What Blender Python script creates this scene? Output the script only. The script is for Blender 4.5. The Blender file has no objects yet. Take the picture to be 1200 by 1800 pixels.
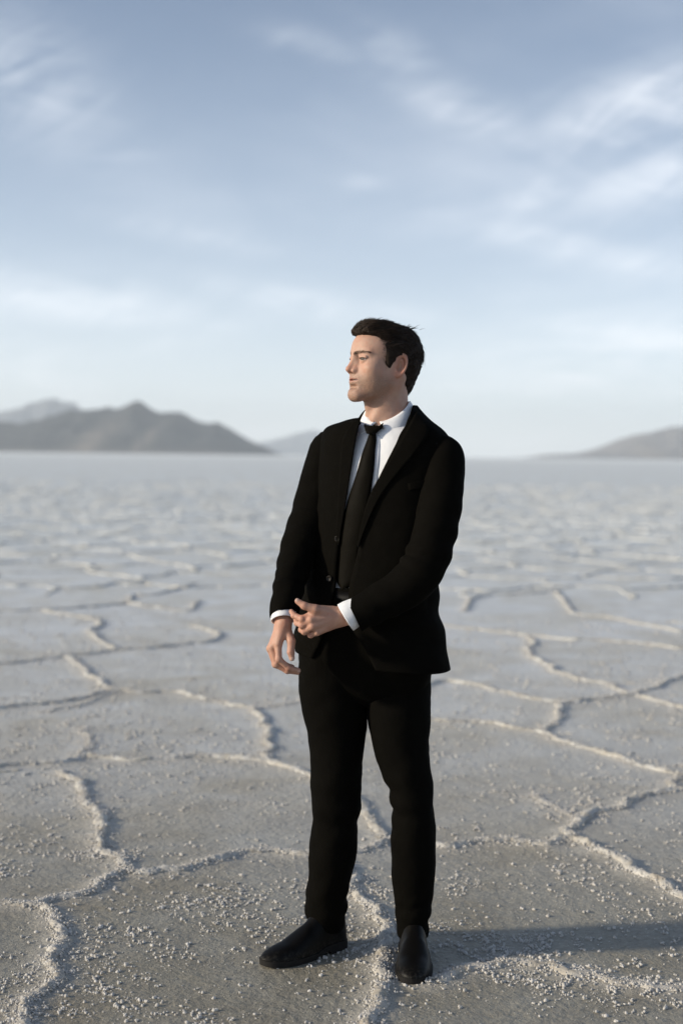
import bpy, math, random
import numpy as np
from mathutils import Vector, Matrix
from mathutils.bvhtree import BVHTree

random.seed(7)
RNG = np.random.default_rng(11)
sc = bpy.context.scene
COL = sc.collection
R = math.radians

# ------------------------------------------------------------------ camera
CAM_H = 1.46
FPX = 2500.0                       # focal length in pixels of a 1200 x 1800 frame (50 mm)
PITCH, ROLL = math.atan(99.0 / FPX), R(0.67)
_f = np.array([0, math.cos(PITCH), -math.sin(PITCH)])
_u0 = np.array([0, math.sin(PITCH), math.cos(PITCH)])
_r0 = np.array([1.0, 0, 0])
_r = _r0 * math.cos(ROLL) + _u0 * math.sin(ROLL)
_u = _u0 * math.cos(ROLL) - _r0 * math.sin(ROLL)
cam_d = bpy.data.cameras.new('camera')
cam = bpy.data.objects.new('camera', cam_d)
COL.objects.link(cam)
cam.matrix_world = Matrix(((_r[0], _u[0], -_f[0], 0), (_r[1], _u[1], -_f[1], 0),
                           (_r[2], _u[2], -_f[2], CAM_H), (0, 0, 0, 1)))
cam_d.sensor_fit = 'VERTICAL'
cam_d.sensor_height = 36.0
cam_d.lens = 50.0
cam_d.clip_start = 0.05
cam_d.clip_end = 120000
cam_d.dof.use_dof = True
cam_d.dof.focus_distance = 4.0
cam_d.dof.aperture_fstop = 2.0
sc.camera = cam

# ------------------------------------------------------------------ light and sky
SUN_EL, SUN_AZ = R(19), R(-103)     # azimuth from +y (view direction) clockwise: the sun stands at the left
sun_dir = Vector((math.sin(SUN_AZ) * math.cos(SUN_EL), math.cos(SUN_AZ) * math.cos(SUN_EL), math.sin(SUN_EL)))
sun_d = bpy.data.lights.new('sun', 'SUN')
sun_d.energy = 2.5
sun_d.angle = R(4.0)
sun_d.color = (1.0, 0.88, 0.70)
sun = bpy.data.objects.new('sun', sun_d)
COL.objects.link(sun)
sun.rotation_euler = sun_dir.to_track_quat('Z', 'Y').to_euler()
sun.location = (-30, 0, 20)

world = bpy.data.worlds.new('World')
sc.world = world
world.use_nodes = True
wt = world.node_tree
wt.nodes.clear()
W = wt.nodes.new
w_out = W('ShaderNodeOutputWorld')
w_bg = W('ShaderNodeBackground')
w_bg.inputs['Strength'].default_value = 0.084
sky = W('ShaderNodeTexSky')
sky.sky_type = 'NISHITA'
sky.sun_disc = False
sky.sun_elevation = SUN_EL
sky.sun_rotation = SUN_AZ
sky.altitude = 1300
sky.air_density = 0.7
sky.dust_density = 1.2
sky.ozone_density = 0.4


def wmath(op, a, b=None, c=None):
    n = W('ShaderNodeMath')
    n.operation = op
    for i, v in enumerate((a, b, c)):
        if v is None:
            continue
        if isinstance(v, (int, float)):
            n.inputs[i].default_value = v
        else:
            wt.links.new(v, n.inputs[i])
    return n.outputs[0]


tc = W('ShaderNodeTexCoord')
sep = W('ShaderNodeSeparateXYZ')
wt.links.new(tc.outputs['Generated'], sep.inputs[0])
zc = wmath('ADD', wmath('MAXIMUM', sep.outputs[2], 0.0), 0.11)
comb = W('ShaderNodeCombineXYZ')
wt.links.new(wmath('DIVIDE', sep.outputs[0], zc), comb.inputs[0])
wt.links.new(wmath('DIVIDE', sep.outputs[1], zc), comb.inputs[1])


def wnoise(scale, loc, rot, stretch, detail, rough, dist):
    m = W('ShaderNodeMapping')
    m.inputs['Location'].default_value = loc
    m.inputs['Rotation'].default_value = (0, 0, R(rot))
    m.inputs['Scale'].default_value = stretch
    wt.links.new(comb.outputs[0], m.inputs[0])
    n = W('ShaderNodeTexNoise')
    n.inputs['Scale'].default_value = scale
    n.inputs['Detail'].default_value = detail
    n.inputs['Roughness'].default_value = rough
    n.inputs['Distortion'].default_value = dist
    wt.links.new(m.outputs[0], n.inputs['Vector'])
    return n.outputs[0]


def wramp(v, lo, hi):
    m = W('ShaderNodeMapRange')
    m.interpolation_type = 'SMOOTHSTEP'
    m.inputs[1].default_value = lo
    m.inputs[2].default_value = hi
    wt.links.new(v, m.inputs[0])
    return m.outputs[0]


n1 = wnoise(0.55, (3.1, 1.7, 0), 24, (1.0, 0.75, 1), 6, 0.52, 0.5)
n2 = wnoise(1.5, (0.4, 5.2, 0), -18, (1.0, 0.55, 1), 5, 0.55, 0.8)
wisps = wmath('MULTIPLY', wramp(n1, 0.44, 0.78), wramp(n2, 0.30, 0.72))
veil = wmath('MULTIPLY', wramp(n1, 0.30, 0.75), 0.05)
cover = wmath('MINIMUM', wmath('ADD', wmath('MULTIPLY', wisps, 0.45), veil), 0.85)
# cirrus patches at their bearings (tangents of azimuth and elevation)
ypos = wmath('MAXIMUM', sep.outputs[1], 0.02)
tu = wmath('DIVIDE', sep.outputs[0], ypos)
tv = wmath('DIVIDE', sep.outputs[2], ypos)
front = wramp(sep.outputs[1], 0.0, 0.2)
uvc = W('ShaderNodeCombineXYZ')
wt.links.new(wmath('MULTIPLY', tu, FPX / 100), uvc.inputs[0])
wt.links.new(wmath('MULTIPLY', tv, FPX / 100), uvc.inputs[1])


def feather(rot, stretch, loc, lo, hi):
    m = W('ShaderNodeMapping')
    m.vector_type = 'TEXTURE'
    m.inputs['Location'].default_value = loc
    m.inputs['Rotation'].default_value = (0, 0, R(rot))
    m.inputs['Scale'].default_value = stretch
    wt.links.new(uvc.outputs[0], m.inputs[0])
    n = W('ShaderNodeTexNoise')
    n.inputs['Scale'].default_value = 1.0
    n.inputs['Detail'].default_value = 9
    n.inputs['Roughness'].default_value = 0.60
    n.inputs['Distortion'].default_value = 1.3
    wt.links.new(m.outputs[0], n.inputs['Vector'])
    return wramp(n.outputs[0], lo, hi)


n4 = wmath('ADD', wmath('MULTIPLY', feather(28, (2.6, 0.75, 1), (1.3, 0.4, 0), 0.30, 0.72), 0.7), wmath('MULTIPLY', feather(-12, (3.2, 0.6, 1), (4.3, 2.4, 0), 0.30, 0.72), 0.45))
PATCH = [(1110, 190, 130, 52, 20, .80), (1150, 305, 130, 42, 24, .42), (790, 195, 105, 34, -18, .42), (690, 100, 80, 30, -32, .28), (50, 150, 130, 75, -35, .40), (540, 85, 70, 22, -10, .30),
         (1060, 450, 190, 26, -12, .42), (90, 530, 200, 36, -5, .42), (930, 345, 80, 24, 25, .30), (560, 535, 190, 30, -8, .30), (1130, 585, 190, 20, -6, .26), (210, 285, 60, 10, 5, .22), (620, 325, 32, 10, -5, .25), (350, 420, 160, 22, -10, .16)]
acc = None
for cx_, cy_, rx_, ry_, ro_, am_ in PATCH:
    du = wmath('SUBTRACT', tu, (cx_ - 600) / FPX)
    dv = wmath('SUBTRACT', tv, (801 - cy_) / FPX)
    ca_, sa_ = math.cos(R(ro_)), math.sin(R(ro_))
    a_ = wmath('MULTIPLY_ADD', du, ca_ * FPX / rx_, wmath('MULTIPLY', dv, sa_ * FPX / rx_))
    b_ = wmath('MULTIPLY_ADD', du, -sa_ * FPX / ry_, wmath('MULTIPLY', dv, ca_ * FPX / ry_))
    r2 = wmath('ADD', wmath('MULTIPLY', a_, a_), wmath('MULTIPLY', b_, b_))
    g_ = wmath('MULTIPLY', wmath('EXPONENT', wmath('MULTIPLY', r2, -0.8)), am_)
    acc = g_ if acc is None else wmath('MAXIMUM', acc, g_)
patches = wmath('MULTIPLY', wmath('MULTIPLY', acc, n4), wmath('MULTIPLY', front, 0.88))
cover = wmath('ADD', cover, patches)
# thin high haze: longer path towards the horizon, the same all the way round
path = wmath('POWER', wmath('SUBTRACT', 1.0, wmath('MAXIMUM', sep.outputs[2], 0.0)), 7.0)
cover2 = wmath('MINIMUM', wmath('ADD', cover, wmath('MULTIPLY', path, 0.58)), 0.92)
wmix = W('ShaderNodeMix')
wmix.data_type = 'RGBA'
wt.links.new(cover2, wmix.inputs[0])
wtint = W('ShaderNodeMix')
wtint.data_type, wtint.blend_type = 'RGBA', 'MULTIPLY'
wtint.inputs[0].default_value = 1.0
wtint.inputs[7].default_value = (0.97, 0.97, 0.95, 1)
wt.links.new(sky.outputs[0], wtint.inputs[6])
wt.links.new(wtint.outputs[2], wmix.inputs[6])
wmix.inputs[7].default_value = (8.55, 8.8, 9.15, 1)
wt.links.new(wmix.outputs[2], w_bg.inputs['Color'])
wt.links.new(w_bg.outputs[0], w_out.inputs['Surface'])

sc.view_settings.view_transform = 'Standard'
sc.view_settings.look = 'None'
sc.view_settings.gamma = 1
sc.view_settings.exposure = 0.8
sc.view_settings.use_curve_mapping = False
sc.render.engine = 'CYCLES'
sc.cycles.use_denoising = True
sc.cycles.max_bounces = 6
sc.cycles.volume_bounces = 2


# ------------------------------------------------------------------ helpers
def ray(px, py):
    return _f + _r * (px - 600) / FPX - _u * (py - 900) / FPX


def P(px, py, Y):
    """world point seen at (px, py) of the 1200 x 1800 photograph at world depth Y"""
    d = ray(px, py)
    return np.array([0, 0, CAM_H]) + d * (Y / d[1])


def G(px, py):
    """the same on the ground plane"""
    d = ray(px, py)
    return (np.array([0, 0, CAM_H]) + d * (-CAM_H / d[2]))[:2]


def proj(p):
    q = np.asarray(p) - np.array([0, 0, CAM_H])
    z = q @ _f
    return 600 + FPX * (q @ _r) / z, 900 - FPX * (q @ _u) / z


def _hash(ix, iy, iz, seed):
    h = (ix.astype(np.int64) * 374761393 + iy.astype(np.int64) * 668265263 + iz.astype(np.int64) * 2147483647 + seed * 1274126177) & 0xFFFFFFFF
    h = ((h ^ (h >> 13)) * 1103515245) & 0xFFFFFFFF
    h = ((h ^ (h >> 16)) * 2654435769) & 0xFFFFFFFF
    return ((h ^ (h >> 15)) & 0xFFFFFF) / float(0xFFFFFF)


def vnoise2(x, y, seed=0):
    ix, iy = np.floor(x), np.floor(y)
    fx, fy = x - ix, y - iy
    fx = fx * fx * (3 - 2 * fx)
    fy = fy * fy * (3 - 2 * fy)
    z = np.zeros_like(ix)
    a, b = _hash(ix, iy, z, seed), _hash(ix + 1, iy, z, seed)
    c, d = _hash(ix, iy + 1, z, seed), _hash(ix + 1, iy + 1, z, seed)
    return (a * (1 - fx) + b * fx) * (1 - fy) + (c * (1 - fx) + d * fx) * fy


def fbm2(x, y, oct=4, seed=0, gain=0.5):
    s, a, n = 0, 1.0, 0
    for i in range(oct):
        s = s + a * vnoise2(x, y, seed + i * 17)
        n += a
        a *= gain
        x, y = x * 2.03 + 5.1, y * 2.03 - 3.7
    return s / n


def vnoise3(x, y, z, seed=0):
    ix, iy, iz = np.floor(x), np.floor(y), np.floor(z)
    fx, fy, fz = [t * t * (3 - 2 * t) for t in (x - ix, y - iy, z - iz)]
    r = 0
    for dx in (0, 1):
        for dy in (0, 1):
            for dz in (0, 1):
                r = r + _hash(ix + dx, iy + dy, iz + dz, seed) * (fx if dx else 1 - fx) * (fy if dy else 1 - fy) * (fz if dz else 1 - fz)
    return r


def mesh_obj(name, verts, faces, mat=None, parent=None, smooth=True, attr=None):
    me = bpy.data.meshes.new(name)
    v = np.asarray(verts, dtype=np.float32).reshape(-1, 3)
    if isinstance(faces, np.ndarray):
        k = faces.shape[1]
        me.vertices.add(len(v))
        me.vertices.foreach_set('co', v.ravel())
        me.loops.add(faces.size)
        me.loops.foreach_set('vertex_index', faces.astype(np.int32).ravel())
        me.polygons.add(len(faces))
        me.polygons.foreach_set('loop_start', np.arange(0, faces.size, k, dtype=np.int32))
        me.polygons.foreach_set('loop_total', np.full(len(faces), k, dtype=np.int32))
        me.update(calc_edges=True)
        me.validate()
    else:
        me.from_pydata(v.tolist(), [], faces)
        me.update()
    if smooth:
        me.polygons.foreach_set('use_smooth', np.ones(len(me.polygons), dtype=bool))
    if attr:
        for an, av in attr.items():
            av = np.asarray(av, dtype=np.float32)
            if av.ndim == 1:
                a = me.attributes.new(an, 'FLOAT', 'POINT')
                a.data.foreach_set('value', av)
            else:
                a = me.attributes.new(an, 'FLOAT_COLOR', 'POINT')
                a.data.foreach_set('color', np.c_[av, np.ones(len(av))].astype(np.float32).ravel())
    o = bpy.data.objects.new(name, me)
    COL.objects.link(o)
    if mat:
        me.materials.append(mat)
    if parent:
        o.parent = parent
    return o


def grid_faces(m, n, closed=False, off=0):
    i = np.arange(m - 1)[:, None]
    j = np.arange(n if closed else n - 1)[None, :]
    j2 = (j + 1) % n
    a, b, c, d = i * n + j, i * n + j2, (i + 1) * n + j2, (i + 1) * n + j
    return np.stack([x + off for x in np.broadcast_arrays(a, b, c, d)], -1).reshape(-1, 4)


def grid_normals(g, closed=False):
    du = np.gradient(g, axis=0)
    if closed:
        dv = np.roll(g, -1, 1) - np.roll(g, 1, 1)
    else:
        dv = np.gradient(g, axis=1)
    n = np.cross(dv, du)
    return n / (np.linalg.norm(n, axis=2, keepdims=True) + 1e-12)


def catmull(k, sub):
    """dense Catmull-Rom resampling of control rows k[K, ...]"""
    k = np.asarray(k, dtype=float)
    K = len(k)
    ts = np.linspace(0, K - 1, (K - 1) * sub + 1)
    i = np.minimum(ts.astype(int), K - 2)
    t = (ts - i).reshape((-1,) + (1,) * (k.ndim - 1))
    p0, p1, p2, p3 = k[np.maximum(i - 1, 0)], k[i], k[i + 1], k[np.minimum(i + 2, K - 1)]
    return 0.5 * (2 * p1 + (p2 - p0) * t + (2 * p0 - 5 * p1 + 4 * p2 - p3) * t * t + (3 * p1 - p0 - 3 * p2 + p3) * t ** 3)


def ring_pts(C, U, V, t, e=2.0):
    c, s = np.cos(t), np.sin(t)
    c = np.sign(c) * np.abs(c) ** (2 / e)
    s = np.sign(s) * np.abs(s) ** (2 / e)
    return C[:, None, :] + U[:, None, :] * c[..., None] + V[:, None, :] * s[..., None]


def smin(a, b, k):
    h = np.maximum(k - np.abs(a - b), 0) / k
    return np.minimum(a, b) - h * h * k * 0.25


def smax(a, b, k):
    return -smin(-a, -b, k)


def cone(p, a, b, ra, rb):
    a, b = np.asarray(a, np.float32), np.asarray(b, np.float32)
    ba = b - a
    pa = [p[i] - a[i] for i in range(3)]
    t = np.clip((pa[0] * ba[0] + pa[1] * ba[1] + pa[2] * ba[2]) / float(ba @ ba), 0, 1)
    return np.sqrt((pa[0] - t * ba[0]) ** 2 + (pa[1] - t * ba[1]) ** 2 + (pa[2] - t * ba[2]) ** 2) - (ra + (rb - ra) * t)


def ell(p, c, r):
    q = [(p[i] - c[i]) / r[i] for i in range(3)]
    k0 = np.sqrt(q[0] ** 2 + q[1] ** 2 + q[2] ** 2)
    k1 = np.sqrt((q[0] / r[0]) ** 2 + (q[1] / r[1]) ** 2 + (q[2] / r[2]) ** 2) + 1e-9
    return k0 * (k0 - 1) / k1


def sph(p, c, r):
    return np.sqrt((p[0] - c[0]) ** 2 + (p[1] - c[1]) ** 2 + (p[2] - c[2]) ** 2) - r


def sdf_grid(lo, hi, h):
    ax = [np.arange(lo[i], hi[i] + h, h, dtype=np.float32) for i in range(3)]
    return np.meshgrid(*ax, indexing='ij')


def surface_nets(f, lo, h):
    s = f < 0
    nx, ny, nz = f.shape
    cs = np.zeros((nx - 1, ny - 1, nz - 1), np.int8)
    for dx in (0, 1):
        for dy in (0, 1):
            for dz in (0, 1):
                cs += s[dx:nx - 1 + dx, dy:ny - 1 + dy, dz:nz - 1 + dz]
    act = np.argwhere((cs > 0) & (cs < 8))
    idx = np.full(cs.shape, -1, np.int64)
    idx[act[:, 0], act[:, 1], act[:, 2]] = np.arange(len(act))
    acc = np.zeros((len(act), 3))
    cnt = np.zeros(len(act))
    for axis in range(3):
        for o1 in (0, 1):
            for o2 in (0, 1):
                o = [0, 0, 0]
                oth = [a for a in range(3) if a != axis]
                o[oth[0]], o[oth[1]] = o1, o2
                p = act + np.array(o)
                q = p.copy()
                q[:, axis] += 1
                fa, fb = f[p[:, 0], p[:, 1], p[:, 2]], f[q[:, 0], q[:, 1], q[:, 2]]
                m = (fa < 0) != (fb < 0)
                t = np.where(m, fa / (fa - fb + 1e-20), 0)
                pos = np.array(o, dtype=float)[None, :].repeat(len(act), 0)
                pos[:, axis] += t
                acc += pos * m[:, None]
                cnt += m
    verts = (act + acc / cnt[:, None]) * h + np.asarray(lo)
    quads = []
    for axis in range(3):
        a, b = [x for x in range(3) if x != axis]
        sl0, sl1 = [slice(None)] * 3, [slice(None)] * 3
        sl0[axis], sl1[axis] = slice(0, -1), slice(1, None)
        s0, s1 = s[tuple(sl0)], s[tuple(sl1)]
        e = np.argwhere(s0 != s1)
        ok = (e[:, a] > 0) & (e[:, b] > 0) & (e[:, a] < f.shape[a] - 1) & (e[:, b] < f.shape[b] - 1)
        e = e[ok]
        inside = s0[e[:, 0], e[:, 1], e[:, 2]]

        def ix(da, db):
            q = e.copy()
            q[:, a] += da
            q[:, b] += db
            return idx[q[:, 0], q[:, 1], q[:, 2]]
        qd = np.stack([ix(-1, -1), ix(0, -1), ix(0, 0), ix(-1, 0)], 1)
        flip = inside if axis != 1 else ~inside
        qd[~flip] = qd[~flip][:, ::-1]
        quads.append(qd)
    return verts, np.concatenate(quads)


# ------------------------------------------------------------------ materials
def new_mat(name):
    m = bpy.data.materials.new(name)
    m.use_nodes = True
    nt = m.node_tree
    return m, nt, nt.nodes['Principled BSDF']


def node(nt, t, **kw):
    n = nt.nodes.new(t)
    for k, v in kw.items():
        if k in n.inputs:
            n.inputs[k].default_value = v
        else:
            setattr(n, k, v)
    return n


def tex_noise(nt, scale, detail=4, rough=0.55, vec=None, dist=0.0):
    n = node(nt, 'ShaderNodeTexNoise')
    n.inputs['Scale'].default_value = scale
    n.inputs['Detail'].default_value = detail
    n.inputs['Roughness'].default_value = rough
    n.inputs['Distortion'].default_value = dist
    if vec is not None:
        nt.links.new(vec, n.inputs['Vector'])
    return n.outputs[0]


def ramp(nt, v, stops):
    n = node(nt, 'ShaderNodeValToRGB')
    el = n.color_ramp.elements
    while len(el) < len(stops):
        el.new(0.5)
    for e, (p, c) in zip(el, stops):
        e.position = p
        e.color = (*c, 1) if len(c) == 3 else c
    nt.links.new(v, n.inputs[0])
    return n.outputs[0]


def mixc(nt, f, a, b, mode='MIX'):
    n = node(nt, 'ShaderNodeMix', data_type='RGBA', blend_type=mode)
    for v, i in ((f, 0), (a, 6), (b, 7)):
        if isinstance(v, (int, float)):
            n.inputs[i].default_value = v
        elif isinstance(v, tuple):
            n.inputs[i].default_value = (*v, 1) if len(v) == 3 else v
        else:
            nt.links.new(v, n.inputs[i])
    return n.outputs[2]


def bump(nt, h, strength, dist, prev=None):
    n = node(nt, 'ShaderNodeBump')
    n.inputs['Strength'].default_value = strength
    n.inputs['Distance'].default_value = dist
    nt.links.new(h, n.inputs['Height'])
    if prev is not None:
        nt.links.new(prev, n.inputs['Normal'])
    return n.outputs[0]


def attr_fac(nt, name, color=False):
    n = node(nt, 'ShaderNodeAttribute')
    n.attribute_name = name
    return n.outputs['Color'] if color else n.outputs['Fac']


def obj_pos(nt):
    return node(nt, 'ShaderNodeNewGeometry').outputs['Position']


def mat_salt(name, near=True):
    m, nt, b = new_mat(name)
    pos = obj_pos(nt)
    big = tex_noise(nt, 0.35, 4, 0.55, pos)
    mid = tex_noise(nt, 3.5, 5, 0.6, pos)
    fine = tex_noise(nt, 60, 5, 0.65, pos)
    c = ramp(nt, mid, [(0.30, (0.30, 0.270, 0.228)), (0.52, (0.37, 0.345, 0.305)), (0.75, (0.45, 0.432, 0.40))])
    c = mixc(nt, big, c, mixc(nt, 0.35, c, (0.55, 0.55, 0.54)))
    c = mixc(nt, ramp(nt, fine, [(0.35, (0, 0, 0)), (0.75, (1, 1, 1))]), c, mixc(nt, 0.5, c, (0.7, 0.68, 0.64)))
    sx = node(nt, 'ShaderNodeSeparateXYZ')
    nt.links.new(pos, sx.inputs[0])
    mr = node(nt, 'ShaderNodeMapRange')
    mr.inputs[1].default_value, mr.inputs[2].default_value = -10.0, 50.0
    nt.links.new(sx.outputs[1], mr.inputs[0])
    # browner mud near; lens falloff and far sky glare are painted into the albedo too
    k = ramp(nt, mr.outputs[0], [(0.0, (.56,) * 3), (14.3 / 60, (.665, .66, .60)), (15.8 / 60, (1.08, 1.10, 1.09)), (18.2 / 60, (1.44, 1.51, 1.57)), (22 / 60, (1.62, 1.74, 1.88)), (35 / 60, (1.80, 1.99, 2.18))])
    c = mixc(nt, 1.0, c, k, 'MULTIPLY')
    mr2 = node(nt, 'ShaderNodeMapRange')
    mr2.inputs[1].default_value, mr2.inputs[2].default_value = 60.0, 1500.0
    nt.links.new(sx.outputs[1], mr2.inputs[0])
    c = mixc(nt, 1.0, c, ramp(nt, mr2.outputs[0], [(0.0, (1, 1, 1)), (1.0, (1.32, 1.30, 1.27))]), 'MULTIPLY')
    st = tex_noise(nt, 1.1, 5, 0.62, pos, 0.8)
    c = mixc(nt, ramp(nt, st, [(0.42, (0, 0, 0)), (0.68, (1, 1, 1))]), c, mixc(nt, 1.0, c, (0.84, 0.79, 0.70), 'MULTIPLY'))
    if near:
        rg = attr_fac(nt, 'ridge')
        c = mixc(nt, rg, c, (0.60, 0.565, 0.50))
    nt.links.new(c, b.inputs['Base Color'])
    b.inputs['Roughness'].default_value = 0.55
    b.inputs['Specular IOR Level'].default_value = 0.45
    n1 = bump(nt, tex_noise(nt, 22, 4, 0.6, pos), 0.55, 0.02)
    n2 = bump(nt, fine, 0.9, 0.006, n1)
    n3 = bump(nt, tex_noise(nt, 260, 3, 0.6, pos), 0.6, 0.0018, n2)
    nt.links.new(n3, b.inputs['Normal'])
    return m


def mat_grain():
    m, nt, b = new_mat('salt_grain')
    pos = obj_pos(nt)
    c = ramp(nt, tex_noise(nt, 40, 3, 0.6, pos), [(0.3, (0.46, 0.435, 0.39)), (0.7, (0.66, 0.645, 0.62))])
    nt.links.new(c, b.inputs['Base Color'])
    b.inputs['Roughness'].default_value = 0.5
    nt.links.new(bump(nt, tex_noise(nt, 420, 3, 0.6, pos), 0.8, 0.0015), b.inputs['Normal'])
    return m


def mat_ridge():
    m, nt, b = new_mat('salt_ridge')
    pos = obj_pos(nt)
    c = ramp(nt, tex_noise(nt, 14, 5, 0.65, pos), [(0.28, (0.36, 0.31, 0.24)), (0.48, (0.50, 0.465, 0.41)), (0.7, (0.64, 0.62, 0.59))])
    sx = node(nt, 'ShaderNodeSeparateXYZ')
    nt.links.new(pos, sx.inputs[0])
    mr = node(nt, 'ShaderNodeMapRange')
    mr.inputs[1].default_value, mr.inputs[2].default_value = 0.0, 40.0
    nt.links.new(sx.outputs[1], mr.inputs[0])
    # whiter further out: grazing glare painted into the colour, as on the plates
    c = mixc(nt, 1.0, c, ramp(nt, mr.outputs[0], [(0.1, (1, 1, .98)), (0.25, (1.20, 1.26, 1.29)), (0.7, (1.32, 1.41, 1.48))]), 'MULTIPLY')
    nt.links.new(c, b.inputs['Base Color'])
    b.inputs['Roughness'].default_value = 0.6
    n1 = bump(nt, tex_noise(nt, 90, 4, 0.65, pos), 0.9, 0.006)
    nt.links.new(bump(nt, tex_noise(nt, 300, 3, 0.6, pos), 0.7, 0.002, n1), b.inputs['Normal'])
    return m


def mat_mountain(name, dark, light):
    m, nt, b = new_mat(name)
    pos = obj_pos(nt)
    n = tex_noise(nt, 0.0035, 8, 0.62, pos, 0.6)
    c = ramp(nt, n, [(0.36, dark), (0.62, light)])
    fan = attr_fac(nt, 'fan')
    c = mixc(nt, fan, c, (0.30, 0.26, 0.215))
    nt.links.new(c, b.inputs['Base Color'])
    b.inputs['Roughness'].default_value = 0.95
    b.inputs['Specular IOR Level'].default_value = 0.1
    nt.links.new(bump(nt, tex_noise(nt, 0.02, 8, 0.65, pos), 1.0, 60.0), b.inputs['Normal'])
    return m


def mat_cloth(name, col, rough, weave=900, sheen=0.0, var=0.25, spec=0.2, bstr=0.25):
    m, nt, b = new_mat(name)
    pos = obj_pos(nt)
    n = tex_noise(nt, 25, 4, 0.6, pos)
    c = mixc(nt, n, tuple(x * (1 - var) for x in col), tuple(x * (1 + var) for x in col))
    nt.links.new(c, b.inputs['Base Color'])
    b.inputs['Roughness'].default_value = rough
    b.inputs['Specular IOR Level'].default_value = spec
    b.inputs['Sheen Weight'].default_value = sheen
    b.inputs['Sheen Roughness'].default_value = 0.5
    w = tex_noise(nt, weave, 2, 0.6, pos)
    n1 = bump(nt, tex_noise(nt, 9, 3, 0.5, pos), 0.35, 0.02)
    nt.links.new(bump(nt, w, bstr, 0.0008, n1), b.inputs['Normal'])
    return m


def mat_skin():
    m, nt, b = new_mat('skin')
    pos = obj_pos(nt)
    base = attr_fac(nt, 'tint', True)
    n = tex_noise(nt, 45, 4, 0.6, pos)
    c = mixc(nt, ramp(nt, n, [(0.3, (0, 0, 0)), (0.7, (1, 1, 1))]), mixc(nt, 1.0, base, (0.93, 0.87, 0.86), 'MULTIPLY'), base)
    red = tex_noise(nt, 26, 4, 0.6, pos, 0.5)
    c = mixc(nt, ramp(nt, red, [(0.45, (0, 0, 0)), (0.75, (0.55, 0.55, 0.55))]), c, mixc(nt, 1.0, c, (1.04, 0.80, 0.72), 'MULTIPLY'))
    st = attr_fac(nt, 'stubble')
    s = node(nt, 'ShaderNodeMath', operation='MULTIPLY')
    nt.links.new(st, s.inputs[0])
    nt.links.new(ramp(nt, tex_noise(nt, 520, 2, 0.7, pos), [(0.40, (0.35, 0.35, 0.35)), (0.62, (1, 1, 1))]), s.inputs[1])
    c = mixc(nt, s.outputs[0], c, (0.13, 0.085, 0.06))
    nt.links.new(c, b.inputs['Base Color'])
    b.inputs['Roughness'].default_value = 0.55
    b.inputs['Specular IOR Level'].default_value = 0.4
    b.inputs['Subsurface Weight'].default_value = 0.18
    b.inputs['Subsurface Radius'].default_value = (1.0, 0.35, 0.2)
    b.inputs['Subsurface Scale'].default_value = 0.008
    n0 = bump(nt, tex_noise(nt, 55, 4, 0.6, pos), 0.35, 0.004)
    n1 = bump(nt, tex_noise(nt, 160, 3, 0.6, pos), 0.4, 0.002, n0)
    nt.links.new(bump(nt, tex_noise(nt, 700, 2, 0.6, pos), 0.3, 0.0006, n1), b.inputs['Normal'])
    return m


def mat_plain(name, col, rough=0.5, spec=0.5, coat=0.0):
    m, nt, b = new_mat(name)
    pos = obj_pos(nt)
    n = tex_noise(nt, 60, 3, 0.6, pos)
    nt.links.new(mixc(nt, n, tuple(x * 0.8 for x in col), tuple(min(x * 1.2, 1) for x in col)), b.inputs['Base Color'])
    b.inputs['Roughness'].default_value = rough
    b.inputs['Specular IOR Level'].default_value = spec
    b.inputs['Coat Weight'].default_value = coat
    return m


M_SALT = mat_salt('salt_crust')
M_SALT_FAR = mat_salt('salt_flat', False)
M_GRAIN = mat_grain()
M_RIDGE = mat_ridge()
M_SUIT = mat_cloth('black_wool', (0.0040, 0.0036, 0.0027), 0.9, spec=0.04)
M_TROU = mat_cloth('black_wool_trousers', (0.0037, 0.0034, 0.0026), 0.9, spec=0.04)
M_TIE = mat_cloth('dark_brown_silk', (0.0048, 0.0040, 0.0024), 0.6, weave=1200, spec=0.05)
M_SHIRT = mat_cloth('white_cotton', (0.86, 0.87, 0.89), 0.75, weave=1500, var=0.03, bstr=0.12)
M_SKIN = mat_skin()
M_HAIR = mat_plain('dark_brown_hair', (0.020, 0.0125, 0.008), 0.7, 0.18)
M_STRAND, _nt, _b = new_mat('dark_brown_strands')
_nt.links.new(ramp(_nt, attr_fac(_nt, 'tone'), [(0.0, (0.014, 0.009, 0.006)), (0.65, (0.042, 0.026, 0.016)), (1.0, (0.10, 0.060, 0.036))]), _b.inputs['Base Color'])
_b.inputs['Roughness'].default_value = 0.45
_b.inputs['Specular IOR Level'].default_value = 0.35
M_BROW = mat_plain('brown_brow_hair', (0.075, 0.045, 0.03), 0.6, 0.3)
M_LEATHER = mat_plain('black_leather', (0.004, 0.0035, 0.003), 0.46, 0.14)
M_RUBBER = mat_plain('sole_rubber', (0.012, 0.011, 0.010), 0.8, 0.3)
_nt = M_LEATHER.node_tree
_b = _nt.nodes['Principled BSDF']
_src = _b.inputs['Base Color'].links[0].from_socket
_sx = node(_nt, 'ShaderNodeSeparateXYZ')
_nt.links.new(obj_pos(_nt), _sx.inputs[0])
_mr = node(_nt, 'ShaderNodeMapRange')
_mr.inputs[1].default_value, _mr.inputs[2].default_value = 0.05, 0.012
_nt.links.new(_sx.outputs[2], _mr.inputs[0])
_mm = node(_nt, 'ShaderNodeMath', operation='MULTIPLY')
_nt.links.new(_mr.outputs[0], _mm.inputs[0])
_nt.links.new(ramp(_nt, tex_noise(_nt, 120, 5, 0.7, obj_pos(_nt)), [(0.48, (0, 0, 0)), (0.75, (0.22, 0.22, 0.22))]), _mm.inputs[1])
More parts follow.
